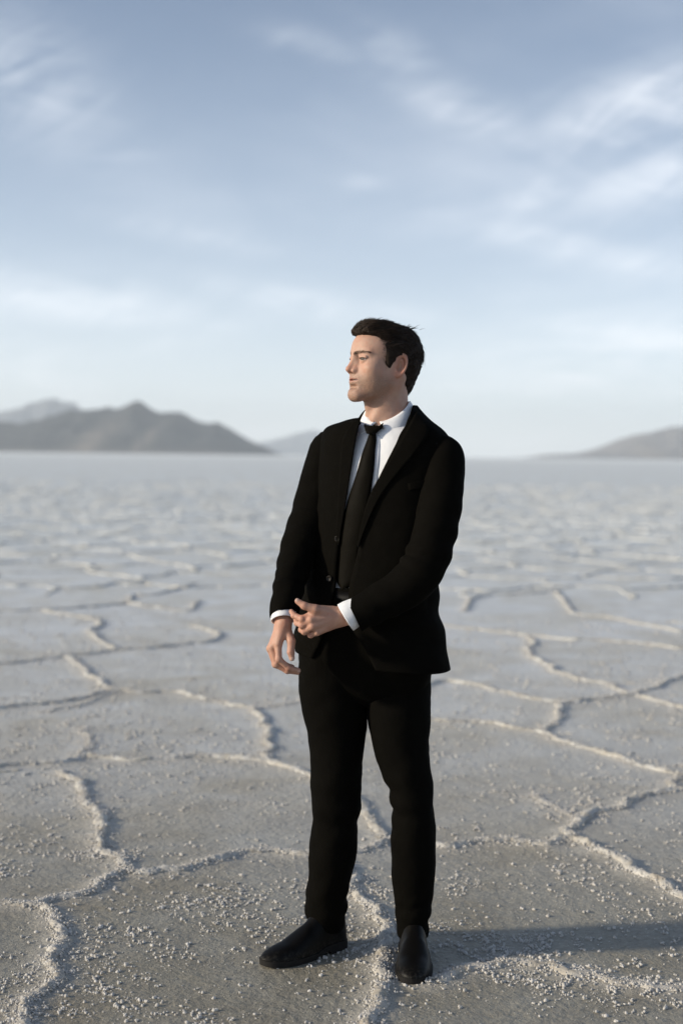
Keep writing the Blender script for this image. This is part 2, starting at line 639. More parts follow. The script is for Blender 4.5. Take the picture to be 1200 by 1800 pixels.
_nt.links.new(mixc(_nt, _mm.outputs[0], _src, (0.35, 0.32, 0.27)), _b.inputs['Base Color'])
M_BUTTON = mat_plain('dark_horn', (0.012, 0.010, 0.008), 0.4, 0.25)
M_TOOTH = mat_plain('tooth', (0.72, 0.68, 0.6), 0.3)


# ------------------------------------------------------------------ the salt flat
TRACED = [  # crests of the salt ridges, as they run over the ground
    [(25, 1850), (45, 1800), (55, 1770), (85, 1730), (100, 1690), (103, 1650), (95, 1615), (80, 1595)],
    [(-90, 1600), (0, 1597), (40, 1600), (80, 1595), (105, 1580), (140, 1570), (170, 1550), (207, 1532)],
    [(207, 1532), (195, 1510), (183, 1470), (172, 1440), (155, 1410), (135, 1385), (115, 1362)],
    [(207, 1532), (240, 1543), (290, 1535), (340, 1525), (390, 1510), (430, 1500), (480, 1497), (545, 1500), (600, 1501), (640, 1496), (688, 1481)],
    [(688, 1481), (765, 1487), (830, 1480), (890, 1477), (950, 1487), (1000, 1480), (1040, 1490)],
    [(1040, 1490), (1060, 1505), (1100, 1525), (1150, 1550), (1200, 1580), (1270, 1605)],
    [(445, 1245), (465, 1270), (482, 1300), (470, 1325), (490, 1345), (520, 1355), (550, 1368), (600, 1392), (630, 1415), (650, 1445), (672, 1470), (688, 1481)],
    [(-80, 1358), (0, 1352), (60, 1345), (110, 1340), (150, 1332), (220, 1337), (300, 1335), (360, 1332), (420, 1337), (485, 1343)],
    [(155, 1280), (158, 1300), (150, 1330)],
    [(-60, 1250), (0, 1247), (60, 1240), (110, 1233), (160, 1226), (200, 1217), (250, 1219), (300, 1216), (350, 1225), (400, 1240), (445, 1245)],
    [(445, 1245), (490, 1240), (540, 1234), (600, 1236), (660, 1240)],
    [(200, 1217), (180, 1200), (155, 1185), (140, 1168), (115, 1156)],
    [(75, 1252), (130, 1241), (200, 1219)],
    [(-50, 1174), (0, 1170), (50, 1163), (110, 1156), (160, 1151), (210, 1145)],
    [(210, 1145), (180, 1128), (165, 1110), (177, 1096), (160, 1088), (110, 1080), (75, 1074)],
    [(210, 1145), (270, 1140), (330, 1133), (372, 1128), (380, 1113), (340, 1100)],
    [(-40, 1078), (0, 1075), (75, 1073), (150, 1068), (220, 1060), (230, 1048), (280, 1045), (335, 1028)],
    [(220, 1060), (270, 1068), (330, 1074), (348, 1058)],
    [(608, 1525), (615, 1545), (625, 1570), (640, 1590), (660, 1625), (670, 1660), (678, 1700), (682, 1732)],
    [(682, 1732), (668, 1760), (642, 1800), (625, 1840)],
    [(752, 1736), (768, 1731), (800, 1718), (850, 1705), (900, 1700), (950, 1708), (1000, 1720), (1050, 1725), (1100, 1730), (1150, 1735), (1200, 1742), (1290, 1740)],
    [(1005, 1476), (1012, 1450), (1030, 1437), (1060, 1430), (1100, 1420), (1140, 1402), (1195, 1390), (1260, 1392)],
    [(1012, 1445), (990, 1430), (960, 1412), (930, 1395)],
    [(765, 1268), (830, 1268), (890, 1280), (955, 1288), (980, 1300), (1040, 1320), (1100, 1340), (1160, 1355), (1195, 1364)],
    [(1195, 1364), (1189, 1376), (1195, 1390)],
    [(1195, 1364), (1270, 1375)],
    [(955, 1288), (975, 1265), (985, 1245), (1000, 1237)],
    [(660, 1240), (700, 1225), (770, 1200), (830, 1205), (900, 1220), (960, 1232), (1000, 1237)],
    [(1000, 1237), (1050, 1230), (1110, 1222), (1160, 1205), (1200, 1190), (1250, 1180)],
    [(1110, 1222), (1070, 1206), (1000, 1190), (960, 1170), (930, 1150), (937, 1130), (930, 1118)],
    [(1110, 1222), (1200, 1245), (1260, 1258)],
    [(770, 1100), (860, 1110), (930, 1118), (1000, 1125), (1080, 1128), (1200, 1142)],
    [(980, 1040), (1000, 1070), (1020, 1081), (1070, 1085), (1130, 1098), (1200, 1113)],
    [(765, 1268), (720, 1262), (660, 1240)],
    [(815, 1075), (840, 1050), (900, 1046), (980, 1040)],
]
HEIGHT_K = [1.0] * len(TRACED)
for _i in (8, 12, 22, 10, 33):
    HEIGHT_K[_i] = 0.55
HEIGHT_K[20] = 0.85
TR = []
for pl in TRACED:
    g = np.array([G(x, y) for x, y in pl])
    g = catmull(g, 8)
    w = np.c_[vnoise2(g[:, 0] * 6, g[:, 1] * 6, 3), vnoise2(g[:, 0] * 6, g[:, 1] * 6, 4)] - 0.5
    w2 = np.c_[vnoise2(g[:, 0] * 17, g[:, 1] * 17, 5), vnoise2(g[:, 0] * 17, g[:, 1] * 17, 6)] - 0.5
    TR.append(g + w * 0.07 + w2 * 0.03)
SEGA = np.concatenate([t[:-1] for t in TR])
SEGB = np.concatenate([t[1:] for t in TR])
SEGK = np.concatenate([np.full(len(t) - 1, k) for t, k in zip(TR, HEIGHT_K)])


def trace_dist(x, y):
    d = np.full(x.shape, 9.0)
    kk = np.ones(x.shape)
    for a, b, k in zip(SEGA, SEGB, SEGK):
        m = (x > min(a[0], b[0]) - 0.3) & (x < max(a[0], b[0]) + 0.3) & (y > min(a[1], b[1]) - 0.3) & (y < max(a[1], b[1]) + 0.3)
        ii = np.flatnonzero(m)
        if not len(ii):
            continue
        px, py = x[ii] - a[0], y[ii] - a[1]
        bx, by = b - a
        t = np.clip((px * bx + py * by) / (bx * bx + by * by + 1e-12), 0, 1)
        q = np.hypot(px - t * bx, py - t * by)
        s = q < d[ii]
        d[ii[s]] = q[s]
        kk[ii[s]] = k
    return d, kk


def in_traced(x, y):
    """1 inside the stretch of ground whose ridges are traced, 0 outside, soft border"""
    a = np.clip((15.6 - y) / 2.0, 0, 1)
    b = np.clip(((0.27 * y + 0.12) - np.abs(x)) / 0.25, 0, 1)
    return a * b


def salt_height(x, y, full=True):
    base = 0.012 * (fbm2(x * 0.8, y * 0.8, 3, 1) - 0.5) + 0.006 * (fbm2(x * 7, y * 7, 3, 2) - 0.5)
    d, k = trace_dist(x, y)
    tr = np.exp(-(d / 0.055) ** 2) * 0.009 * k
    ridge = np.clip(np.exp(-(d / 0.06) ** 2) * 0.6, 0, 1)
    return base + tr, ridge


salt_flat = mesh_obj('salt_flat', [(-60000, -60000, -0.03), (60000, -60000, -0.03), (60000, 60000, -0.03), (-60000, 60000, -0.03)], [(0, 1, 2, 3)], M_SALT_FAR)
salt_flat['kind'] = 'structure'
salt_flat['label'] = 'pale grey salt flat reaching to the horizon'
inv = np.linspace(1 / 2.2, 1 / 160.0, 760)
ys = 1 / inv
us = np.linspace(-1, 1, 620)
us = us * (0.55 + 0.45 * np.abs(us))
gy = ys[:, None] + 0 * us[None, :]
gx = us[None, :] * (0.9 + 0.42 * ys[:, None])
hz, rg = salt_height(gx.ravel(), gy.ravel())
hz = hz.reshape(gx.shape)
edge = np.clip((1 - np.abs(us)) / 0.04, 0, 1)[None, :] * np.clip((160 - ys) / 40, 0, 1)[:, None] * np.clip((ys - 2.2) / 0.15, 0, 1)[:, None]
hz = -0.034 + (hz + 0.034) * edge
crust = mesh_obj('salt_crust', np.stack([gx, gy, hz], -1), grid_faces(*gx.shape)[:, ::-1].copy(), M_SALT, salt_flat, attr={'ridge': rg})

def ridge_grid(pl, k, step, hw0, hw1, a0, a1, nq=17, emin=0.35):
    """crumbly crest along a polyline on the ground"""
    seg = np.r_[0, np.cumsum(np.linalg.norm(np.diff(pl, axis=0), axis=1))]
    far = float(np.mean(pl[:, 1])) + float(pl[0, 0])
    s = np.arange(0, seg[-1] + step, step)
    c = np.c_[np.interp(s, seg, pl[:, 0]), np.interp(s, seg, pl[:, 1])]
    t = np.gradient(c, axis=0)
    w = 13 if step < 0.02 else 3
    t = np.c_[np.convolve(np.pad(t[:, 0], w // 2, 'edge'), np.ones(w) / w, 'valid'), np.convolve(np.pad(t[:, 1], w // 2, 'edge'), np.ones(w) / w, 'valid')]
    t /= np.linalg.norm(t, axis=1, keepdims=True) + 1e-9
    nrm = np.c_[-t[:, 1], t[:, 0]]
    q = np.linspace(-1, 1, nq)
    hw = hw0 + hw1 * (0.6 * vnoise2(s * 9, s * 0 + far, 21) + 0.4 * vnoise2(s * 31, s * 0 + far, 22))
    hw *= 0.75 + 0.25 * k
    end = np.clip(np.minimum(s, seg[-1] - s) / 0.05, emin, 1)
    pts = c[:, None, :] + nrm[:, None, :] * (q[None, :] * hw[:, None])[..., None]
    x, y = pts[..., 0], pts[..., 1]
    crown = (1 - q[None, :] ** 2) ** 0.7
    amp = (a0 + a1 * (0.65 * vnoise2(s * 7, s * 0 + far * 3, 23) + 0.35 * vnoise2(s * 26, s * 0 + far, 24)))[:, None] * k * end[:, None]
    lump = 0.45 + 0.75 * fbm2(x * 45, y * 45, 3, 25) + 0.35 * vnoise2(x * 130, y * 130, 26)
    side = 1 + 0.35 * (vnoise2(x * 14, y * 14, 27) - 0.5)
    return x, y, crown * amp * lump * side


def lay(x, y, h):
    z0, _ = salt_height(x.ravel(), y.ravel())
    z = z0.reshape(x.shape) - 0.003 + h
    z[:, 0] -= 0.006
    z[:, -1] -= 0.006
    return np.stack([x, y, z], -1)


# the crumbly crest of every traced ridge
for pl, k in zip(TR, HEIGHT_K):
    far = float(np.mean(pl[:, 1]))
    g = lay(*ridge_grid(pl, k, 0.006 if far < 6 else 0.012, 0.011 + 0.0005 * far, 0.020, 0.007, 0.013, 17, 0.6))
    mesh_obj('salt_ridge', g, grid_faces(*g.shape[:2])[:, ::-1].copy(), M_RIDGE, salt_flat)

# the cells go on beyond: a jittered honeycomb
CELL = 0.92
hv_ = {}


def hexv(i, j):
    """jittered vertex of a brick-wall honeycomb"""
    if (i, j) not in hv_:
        r_ = random.Random(i * 7919 + j * 104729)
        x = i * CELL * 0.866 + r_.uniform(-0.30, 0.30) * CELL
        y = j * CELL * 1.5 + (0.25 if (i + j) % 2 else -0.25) * CELL + r_.uniform(-0.32, 0.32) * CELL
        hv_[(i, j)] = np.array([x, y + 2.0])
    return hv_[(i, j)]


far_v, far_f, far_n = [], [], 0
for j in range(0, 60):
    for i in range(-46, 47):
        ends = [(i + 1, j)]
        if (i + j) % 2:
            ends.append((i, j + 1))
        for e_ in ends:
            a, c = hexv(i, j), hexv(*e_)
            m = (a + c) / 2
            if abs(m[0]) > 1.6 + 0.34 * m[1] or m[1] > 84:
                continue
            if in_traced(m[:1], m[1:])[0] > 0.35:
                continue
            rr_ = random.Random(i * 31 + j * 977 + e_[0] * 13 + 5)
            if rr_.random() < 0.04 + 0.96 * max(0.0, m[1] - 26) / 60:
                continue
            n = 14
            tt_ = np.linspace(0, 1, n)[:, None]
            pl = a * (1 - tt_) + c * tt_
            w = np.c_[fbm2(pl[:, 0] * 2.2, pl[:, 1] * 2.2, 3, 61), fbm2(pl[:, 0] * 2.2, pl[:, 1] * 2.2, 3, 62)] - 0.5
            w2 = np.c_[vnoise2(pl[:, 0] * 11, pl[:, 1] * 11, 63), vnoise2(pl[:, 0] * 11, pl[:, 1] * 11, 64)] - 0.5
            pl = pl + w * 0.55 + w2 * 0.06
            k = rr_.uniform(0.65, 1.15)
            near = m[1] < 16
            x, y, h = ridge_grid(pl, k, 0.014 if near else 0.04, 0.015, 0.022, 0.012, 0.015, 11 if near else 7, 0.8)
            if near:
                g = lay(x, y, h)
                mesh_obj('salt_ridge', g, grid_faces(*g.shape[:2])[:, ::-1].copy(), M_RIDGE, salt_flat)
            else:
                g = np.stack([x, y, h * 1.15], -1)
                far_v.append(g)
                far_f.append(grid_faces(*g.shape[:2], False, far_n)[:, ::-1])
                far_n += g.shape[0] * g.shape[1]
gv = np.concatenate([g.reshape(-1, 3) for g in far_v])
z0, _ = salt_height(gv[:, 0], gv[:, 1])
gv[:, 2] += z0 - 0.004
o = mesh_obj('distant_salt_ridges', gv, np.concatenate(far_f).copy(), M_RIDGE, salt_flat)
o['kind'] = 'stuff'


def icosa():
    p = (1 + 5 ** 0.5) / 2
    v = np.array([(-1, p, 0), (1, p, 0), (-1, -p, 0), (1, -p, 0), (0, -1, p), (0, 1, p), (0, -1, -p), (0, 1, -p), (p, 0, -1), (p, 0, 1), (-p, 0, -1), (-p, 0, 1)], float)
    v /= np.linalg.norm(v[0])
    f = np.array([(0, 11, 5), (0, 5, 1), (0, 1, 7), (0, 7, 10), (0, 10, 11), (1, 5, 9), (5, 11, 4), (11, 10, 2), (10, 7, 6), (7, 1, 8), (3, 9, 4), (3, 4, 2), (3, 2, 6), (3, 6, 8), (3, 8, 9), (4, 9, 5), (2, 4, 11), (6, 2, 10), (8, 6, 7), (9, 8, 1)])
    return v, f


IV, IF_ = icosa()


def grains(name, pos, rad, label, z_off=0.2):
    n = len(pos)
    sc3 = 0.75 + 0.5 * RNG.random((n, 1, 3))
    jit = 1 + 0.60 * (RNG.random((n, 12, 1)) - 0.5)
    v = IV[None] * jit * sc3 * rad[:, None, None]
    a = RNG.random(n) * 6.28
    ca, sa = np.cos(a)[:, None], np.sin(a)[:, None]
    vx = v[..., 0] * ca - v[..., 1] * sa
    vy = v[..., 0] * sa + v[..., 1] * ca
    v = np.stack([vx, vy, v[..., 2]], -1) + pos[:, None, :]
    v[..., 2] += (rad * z_off)[:, None]
    f = (IF_[None] + 12 * np.arange(n)[:, None, None]).reshape(-1, 3)
    o = mesh_obj(name, v.reshape(-1, 3), f, M_GRAIN, smooth=False)
    o['kind'] = 'stuff'
    o['label'] = label
    o['category'] = 'salt'
    return o


# loose crystals on the plates, clumped
N = 420000
yy = 1 / RNG.uniform(1 / 13.0, 1 / 3.0, N)
xx = RNG.uniform(-1, 1, N) * (0.45 + 0.3 * yy)
den = fbm2(xx * 3.1, yy * 3.1, 4, 71)
den2 = fbm2(xx * 15, yy * 15, 2, 72)
dtr, _ = trace_dist(xx, yy)
pr = np.clip((den - 0.38) * 2.4, 0.10, 1) * np.clip((den2 - 0.38) * 4.5, 0.10, 1) * 0.40
pr = np.maximum(pr, np.exp(-(dtr / 0.08) ** 2) * 0.09)
keep = RNG.random(N) < pr
xx, yy = xx[keep], yy[keep]
zz, _ = salt_height(xx, yy)
rad = 0.0012 + 0.0048 * RNG.random(len(xx)) ** 3.6
rad *= np.clip(0.55 + 0.13 * yy, 1, 2.0)
# each crystal sits in a little cluster of two or three
cl = [np.c_[xx, yy, zz]]
cr = [rad]
for _ in range(2):
    m = RNG.random(len(xx)) < 0.6
    off = RNG.normal(0, 1, (m.sum(), 2)) * rad[m][:, None] * 0.9
    cl.append(np.c_[xx[m] + off[:, 0], yy[m] + off[:, 1], zz[m] + rad[m] * 0.3])
    cr.append(rad[m] * RNG.uniform(0.5, 0.9, m.sum()))
grains('salt_crystals', np.concatenate(cl), np.concatenate(cr), 'loose white salt crystals strewn over the flat plates')

# crystals crusted on the ridges
pp, rr = [], []
for pl, k in zip(TR, HEIGHT_K):
    seg = np.r_[0, np.cumsum(np.linalg.norm(np.diff(pl, axis=0), axis=1))]
    far = float(np.mean(pl[:, 1]))
    n = int(seg[-1] * (1500 if far < 6.5 else 450))
    s = RNG.random(n) * seg[-1]
    off = RNG.normal(0, 0.016, (n, 2))
    p = np.c_[np.interp(s, seg, pl[:, 0]), np.interp(s, seg, pl[:, 1])] + off
    d = np.linalg.norm(off, axis=1)
    z, _ = salt_height(p[:, 0], p[:, 1])
    pp.append(np.c_[p, z - 0.002 + np.clip(1 - (d / 0.04) ** 2, 0, 1) * 0.011 * k * RNG.uniform(0.4, 1.1, n)])
    rr.append((0.0016 + 0.0038 * RNG.random(n) ** 2.6) * (1.0 if far < 6.5 else 1.5))
grains('ridge_crystals', np.concatenate(pp), np.concatenate(rr), 'crumbly salt crystals crusted along the raised ridges')


# ------------------------------------------------------------------ mountains
def mountain(sky_px, D, depth, mat, label, seed, fan_px=None, rough=0.7):
    xs_px = np.array([p[0] for p in sky_px], float)
    hp = []
    for x, y in sky_px:
        hp.append(max(P(x, y, D)[2], 0))
    nx, ny = 260, 70
    px = np.linspace(xs_px[0], xs_px[-1], nx)
    h = np.interp(px, xs_px, hp)
    h = h * (1 + 0.16 * (fbm2(px / 22.0, px * 0 + seed, 4, seed + 2, 0.6) - 0.5))
    X0 = np.array([P(p, 800, D)[0] for p in px])
    v = np.linspace(-1, 1, ny)
    Xg = X0[:, None] + 0 * v[None, :]
    Yg = D + depth * v[None, :] + 0 * X0[:, None]
    sca = 1.0 / (depth * 0.55)
    rid = 1 - np.abs(2 * fbm2(Xg * sca * 1.6, Yg * sca * 0.8, 5, seed) - 1)
    rid2 = 1 - np.abs(2 * fbm2(Xg * sca * 6.5, Yg * sca * 2.2, 4, seed + 5) - 1)
    prof = np.clip(1 - np.abs(v) ** 1.25, 0, 1)[None, :]
    side = np.clip(np.abs(v) * 2.0, 0, 1)[None, :]
    Z = h[:, None] * prof * (1 - side * rough * (1 - rid)) * (1 - side * 0.25 * (1 - rid2))
    Z += (rid2 - 0.6) * 0.10 * h[:, None] * prof
    Z -= 2.0
    fan = np.zeros_like(Z)
    if fan_px:
        for fx, fw in fan_px:
            fan = np.maximum(fan, np.exp(-((px[:, None] - fx - 14 * v[None, :]) / fw) ** 2) * np.clip(-v[None, :] * 1.6 - 0.15, 0, 1))
    fan = np.maximum(fan * np.clip(rid2 * 1.3, 0, 1), np.clip(-v[None, :] - 0.86, 0, 0.14) / 0.14 * 0.7 + 0 * Z)
    o = mesh_obj('mountain', np.stack([Xg, Yg, Z], -1), grid_faces(nx, ny), mat, attr={'fan': fan.ravel()})
    o['kind'] = 'structure'
    o['label'] = label
    o['category'] = 'mountain'
    return o


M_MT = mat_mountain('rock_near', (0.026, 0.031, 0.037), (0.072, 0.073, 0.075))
M_MT2 = mat_mountain('rock_far_hazed', (0.13, 0.15, 0.18), (0.215, 0.225, 0.24))  # haze painted into the rock colour: paler and bluer to add to the fading
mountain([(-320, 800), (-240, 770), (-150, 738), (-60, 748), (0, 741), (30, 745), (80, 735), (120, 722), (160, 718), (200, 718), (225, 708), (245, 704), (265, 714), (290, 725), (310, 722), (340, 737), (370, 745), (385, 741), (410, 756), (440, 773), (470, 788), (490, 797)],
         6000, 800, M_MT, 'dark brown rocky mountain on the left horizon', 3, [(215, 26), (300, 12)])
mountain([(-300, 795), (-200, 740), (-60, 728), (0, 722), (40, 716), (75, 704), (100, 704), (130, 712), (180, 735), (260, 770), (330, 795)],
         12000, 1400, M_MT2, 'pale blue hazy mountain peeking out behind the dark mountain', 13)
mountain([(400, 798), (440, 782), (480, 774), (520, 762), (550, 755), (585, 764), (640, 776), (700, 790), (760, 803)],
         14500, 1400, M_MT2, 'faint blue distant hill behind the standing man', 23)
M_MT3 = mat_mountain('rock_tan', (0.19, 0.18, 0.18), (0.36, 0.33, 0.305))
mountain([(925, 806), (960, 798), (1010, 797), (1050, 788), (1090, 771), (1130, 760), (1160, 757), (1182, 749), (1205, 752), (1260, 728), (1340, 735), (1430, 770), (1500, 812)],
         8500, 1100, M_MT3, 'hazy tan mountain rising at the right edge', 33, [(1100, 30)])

# ------------------------------------------------------------------ air
HB = 16500.0
hv = [(-HB, -3000, -4), (HB, -3000, -4), (HB, HB, -4), (-HB, HB, -4), (-HB, -3000, 520), (HB, -3000, 520), (HB, HB, 520), (-HB, HB, 520)]
haze = mesh_obj('haze', hv, [(3, 2, 1, 0), (4, 5, 6, 7), (0, 1, 5, 4), (1, 2, 6, 5), (2, 3, 7, 6), (3, 0, 4, 7)], smooth=False)
hm = bpy.data.materials.new('haze')
hm.use_nodes = True
hm.node_tree.nodes.clear()
ho = hm.node_tree.nodes.new('ShaderNodeOutputMaterial')
hvn = hm.node_tree.nodes.new('ShaderNodeVolumePrincipled')
hvn.inputs['Color'].default_value = (0.88, 0.94, 0.99, 1)
hvn.inputs['Density'].default_value = 7.6e-5
hvn.inputs['Anisotropy'].default_value = 0.2
hm.node_tree.links.new(hvn.outputs[0], ho.inputs['Volume'])
haze.data.materials.append(hm)
haze['kind'] = 'stuff'
haze['label'] = 'thin pale haze hanging over the salt flat'

# ------------------------------------------------------------------ the man
YB = 4.08                                    # depth of the body's axis
person = bpy.data.objects.new('person', None)
COL.objects.link(person)
_pb = P(645, 1700, YB)
person.location = (_pb[0], YB, 0)
person['label'] = 'man in a black suit and tie, head turned left, hand on his cuff'
person['category'] = 'person'


def child(name, verts, faces, mat, parent=None, **kw):
    """a mesh in world coordinates hung under the man or one of his parts"""
    o = mesh_obj(name, np.asarray(verts, float) - np.array(person.location), faces, mat, parent or person, **kw)
    return o


def solid(o, th, offset=-1.0):
    m = o.modifiers.new('thickness', 'SOLIDIFY')
    m.thickness = th
    m.offset = offset
    return o


PSI = R(28)                                  # the chest is turned towards the left of the picture
FWD = np.array([-math.sin(PSI), -math.cos(PSI), 0])
LFT = np.array([math.cos(PSI), -math.sin(PSI), 0])


def torso_rings(rows, psi=PSI):
    """rows: (left px, left py, right px, right py, half depth, centre depth Y)"""
    C, U, V = [], [], []
    for lx, ly, rx, ry, b, Y in rows:
        a, c = P(lx, ly, Y), P(rx, ry, Y)
        mid, half = (a + c) / 2, (c - a) / 2
        vx = b * math.sin(psi)
        ux = math.sqrt(max(half[0] ** 2 - vx ** 2, 0.0004))
        u = np.array([ux, -ux * math.tan(psi), half[2]])
        C.append(mid)
        U.append(u)
        V.append(np.array([-math.sin(psi), -math.cos(psi), 0]) * b)
    return np.array(C), np.array(U), np.array(V)


# --- shirt (under the jacket)
sh_rows = [(656, 744, 712, 738, .046, YB), (644, 752, 730, 746, .068, YB), (622, 762, 752, 758, .090, YB), (598, 782, 770, 784, .107, YB),
           (580, 820, 775, 830, .122, YB), (575, 880, 768, 890, .124, YB), (568, 950, 758, 960, .114, YB), (560, 1000, 750, 1005, .105, YB), (556, 1045, 750, 1042, .108, YB)]
C, U, V = torso_rings(sh_rows)
C, U, V = catmull(C, 6), catmull(U, 6), catmull(V, 6)
tt = np.linspace(0, 2 * math.pi, 72, endpoint=False)
g_shirt = ring_pts(C, U, V, np.broadcast_to(tt, (len(C), 72)), 2.2)
nn = grid_normals(g_shirt, True)
wr = fbm2(g_shirt[..., 0] * 20 + g_shirt[..., 2] * 9, g_shirt[..., 2] * 16, 3, 5) - 0.5
g_shirt = g_shirt + nn * (wr * 0.008)[..., None] * np.sign((nn * (g_shirt - C[:, None, :])).sum(2))[..., None]
f_sh = grid_faces(len(C), 72, True)
shirt = child('shirt', g_shirt.reshape(-1, 3), f_sh, M_SHIRT)
BV_SHIRT = BVHTree.FromPolygons([tuple(v) for v in g_shirt.reshape(-1, 3)], [tuple(int(i) for i in f) for f in f_sh])

# --- jacket: an open shell from one front edge round the back to the other
jk_rows = [(640, 724, 732, 713, .078, YB), (633, 733, 739, 722, .090, YB), (606, 741, 753, 739, .098, YB), (576, 750, 779, 762, .106, YB),
           (566, 772, 792, 788, .118, YB), (562, 820, 792, 830, .130, YB), (560, 880, 784, 890, .133, YB), (553, 950, 774, 960, .126, YB),
           (546, 1000, 765, 1005, .125, YB), (536, 1042, 764, 1038, .130, YB), (525, 1092, 770, 1090, .140, YB), (520, 1122, 777, 1130, .146, YB), (523, 1146, 784, 1172, .150, YB)]
jk_edge = [(641, 728), (637, 723), (630, 716), (625, 706), (621, 694), (614, 672), (606, 646), (596, 631), (590, 620), (586, 613), (577, 618), (562, 640), (549, 660)]
C, U, V = torso_rings(jk_rows)
t0, t1 = [], []
ts = np.linspace(R(2), R(178), 500)
for k in range(len(C)):
    g = ring_pts(C[k:k + 1], U[k:k + 1], V[k:k + 1], ts[None], 2.3)[0]
    px = np.array([proj(p)[0] for p in g])
    t1.append(ts[np.argmin(np.abs(px - jk_edge[k][0]))])     # his right front edge
    t0.append(ts[np.argmin(np.abs(px - jk_edge[k][1]))])     # his left front edge
SUB = 8
C, U, V = catmull(C, SUB), catmull(U, SUB), catmull(V, SUB)
t0, t1 = catmull(np.array(t0), SUB), catmull(np.array(t1), SUB)
NJ = 110
w = np.linspace(0, 1, NJ)[None, :]
tj = t0[:, None] + w * ((t1 - 2 * math.pi)[:, None] - t0[:, None])
g_j = ring_pts(C, U, V, tj, 2.3)
g_full = ring_pts(C, U, V, np.broadcast_to(np.linspace(0, 2 * math.pi, 140, endpoint=False), (len(C), 140)), 2.3)
nn = grid_normals(g_j)
out = np.sign((nn * (g_j - C[:, None, :])).sum(2, keepdims=True))
nn = nn * out
X, Z = g_j[..., 0], g_j[..., 2]
wr = (fbm2(X * 9 + Z * 5, Z * 7 - X * 3, 3, 15) - 0.5) * 0.010
waist = np.exp(-((Z - 1.02) / 0.10) ** 2)
wr = wr + waist * 0.006 * np.sin(Z * 62 + X * 38) * vnoise2(X * 14, Z * 9, 19)
g_j = g_j + nn * wr[..., None]
f_j = grid_faces(len(C), NJ)
jacket = solid(child('jacket', g_j.reshape(-1, 3), f_j, M_SUIT), 0.004, 0)
BV_J = BVHTree.FromPolygons([tuple(v) for v in g_full.reshape(-1, 3)], [tuple(int(i) for i in f) for f in grid_faces(len(C), 140, True)])
CAMV = Vector((0, 0, CAM_H))


def drape(bv, px, py, off, fallbackY=3.95):
    d = Vector(ray(px, py)).normalized()
    loc, n, _, _ = bv.ray_cast(CAMV, d)
    if loc is None:
        loc, n, _, _ = bv.find_nearest(Vector(P(px, py, fallbackY)))
    if n.dot(d) > 0:
        n = -n
    return np.array(loc + n * off)


def panel(name, left, right, bv, mat, parent, off=0.006, th=0.004, nu=26, nv=8, bulge=0.0, fb=3.95):
    """cloth panel between two pixel polylines (same count), laid on a surface"""
    L, Rr = catmull(np.array(left, float), 6), catmull(np.array(right, float), 6)
    q = np.linspace(0, 1, nv)
    g = np.zeros((len(L), nv, 3))
    for i in range(len(L)):
        for j in range(nv):
            p = L[i] * (1 - q[j]) + Rr[i] * q[j]
            o_ = off[0] * (1 - q[j]) + off[1] * q[j] if isinstance(off, tuple) else off
            g[i, j] = drape(bv, p[0], p[1], o_ + bulge * (1 - (2 * q[j] - 1) ** 2), fb)
    # smooth depth
    for _ in range(3):
        g[1:-1] = (g[:-2] + 2 * g[1:-1] + g[2:]) / 4
    return solid(child(name, g.reshape(-1, 3), grid_faces(len(L), nv), mat, parent), th, 0)


# lapels
panel('lapel', [(730, 726), (722, 741), (700, 784), (676, 826), (652, 868), (637, 920), (630, 958)],
      [(741, 745), (752, 762), (735, 790), (700, 832), (668, 875), (645, 925), (632, 962)], BV_J, M_SUIT, jacket, (0.006, 0.008), 0.004)
panel('lapel', [(628, 742), (606, 766), (601, 800), (598, 846), (596, 890), (594, 930), (594, 958)],
      [(636, 734), (630, 756), (622, 800), (615, 846), (608, 890), (601, 930), (597, 958)], BV_J, M_SUIT, jacket, (0.006, 0.004), 0.003)
# pocket flap and breast pocket welt on his left side
panel('pocket_flap', [(672, 1060), (671, 1072), (671, 1086)], [(748, 1052), (750, 1066), (751, 1080)], BV_J, M_SUIT, jacket, 0.004, 0.003)
panel('breast_pocket', [(716, 850), (717, 856), (718, 862)], [(756, 842), (757, 848), (758, 854)], BV_J, M_SUIT, jacket, 0.003, 0.003)


def disc(center, normal, r, th, n=20):
    nz = Vector(normal).normalized()
    a = nz.orthogonal().normalized()
    b = nz.cross(a)
    prof = [(0.0, th * 0.35), (r * 0.62, th * 0.35), (r * 0.78, th), (r * 0.95, th * 0.85), (r, 0.0)]
    v, f = [], []
    for rr_, h in prof[1:]:
        for k in range(n):
            t = 6.28318 * k / n
            v.append(np.array(Vector(center) + a * math.cos(t) * rr_ + b * math.sin(t) * rr_ + nz * h))
    v.append(np.array(Vector(center) + nz * prof[0][1]))
    for i in range(len(prof) - 2):
        for k in range(n):
            f.append((i * n + k, (i + 1) * n + k, (i + 1) * n + (k + 1) % n, i * n + (k + 1) % n))
    for k in range(n):
        f.append((len(v) - 1, k, (k + 1) % n))
    return v, f


for bx_, by_ in ((594, 947), (580, 1017)):
    p = drape(BV_J, bx_, by_, 0.003)
    v, f = disc(p, (-0.5, -0.85, 0.05), 0.0085, 0.004)
    child('button', v, f, M_BUTTON, jacket)

# --- tie
KN = [(646, 749, 675, 751), (645, 753, 674, 757), (647, 760, 667, 763), (650, 767, 661, 768)]
tie = panel('tie', [(651, 764), (647, 776), (638, 800), (629, 833), (617, 868), (607, 906), (599, 945), (594, 985), (592, 1018), (604, 1036)],
            [(661, 764), (662, 776), (660, 800), (657, 833), (652, 868), (645, 906), (636, 945), (631, 985), (627, 1018), (606, 1038)],
            BV_SHIRT, M_TIE, None, (0.005, 0.005), 0.004, bulge=0.007)


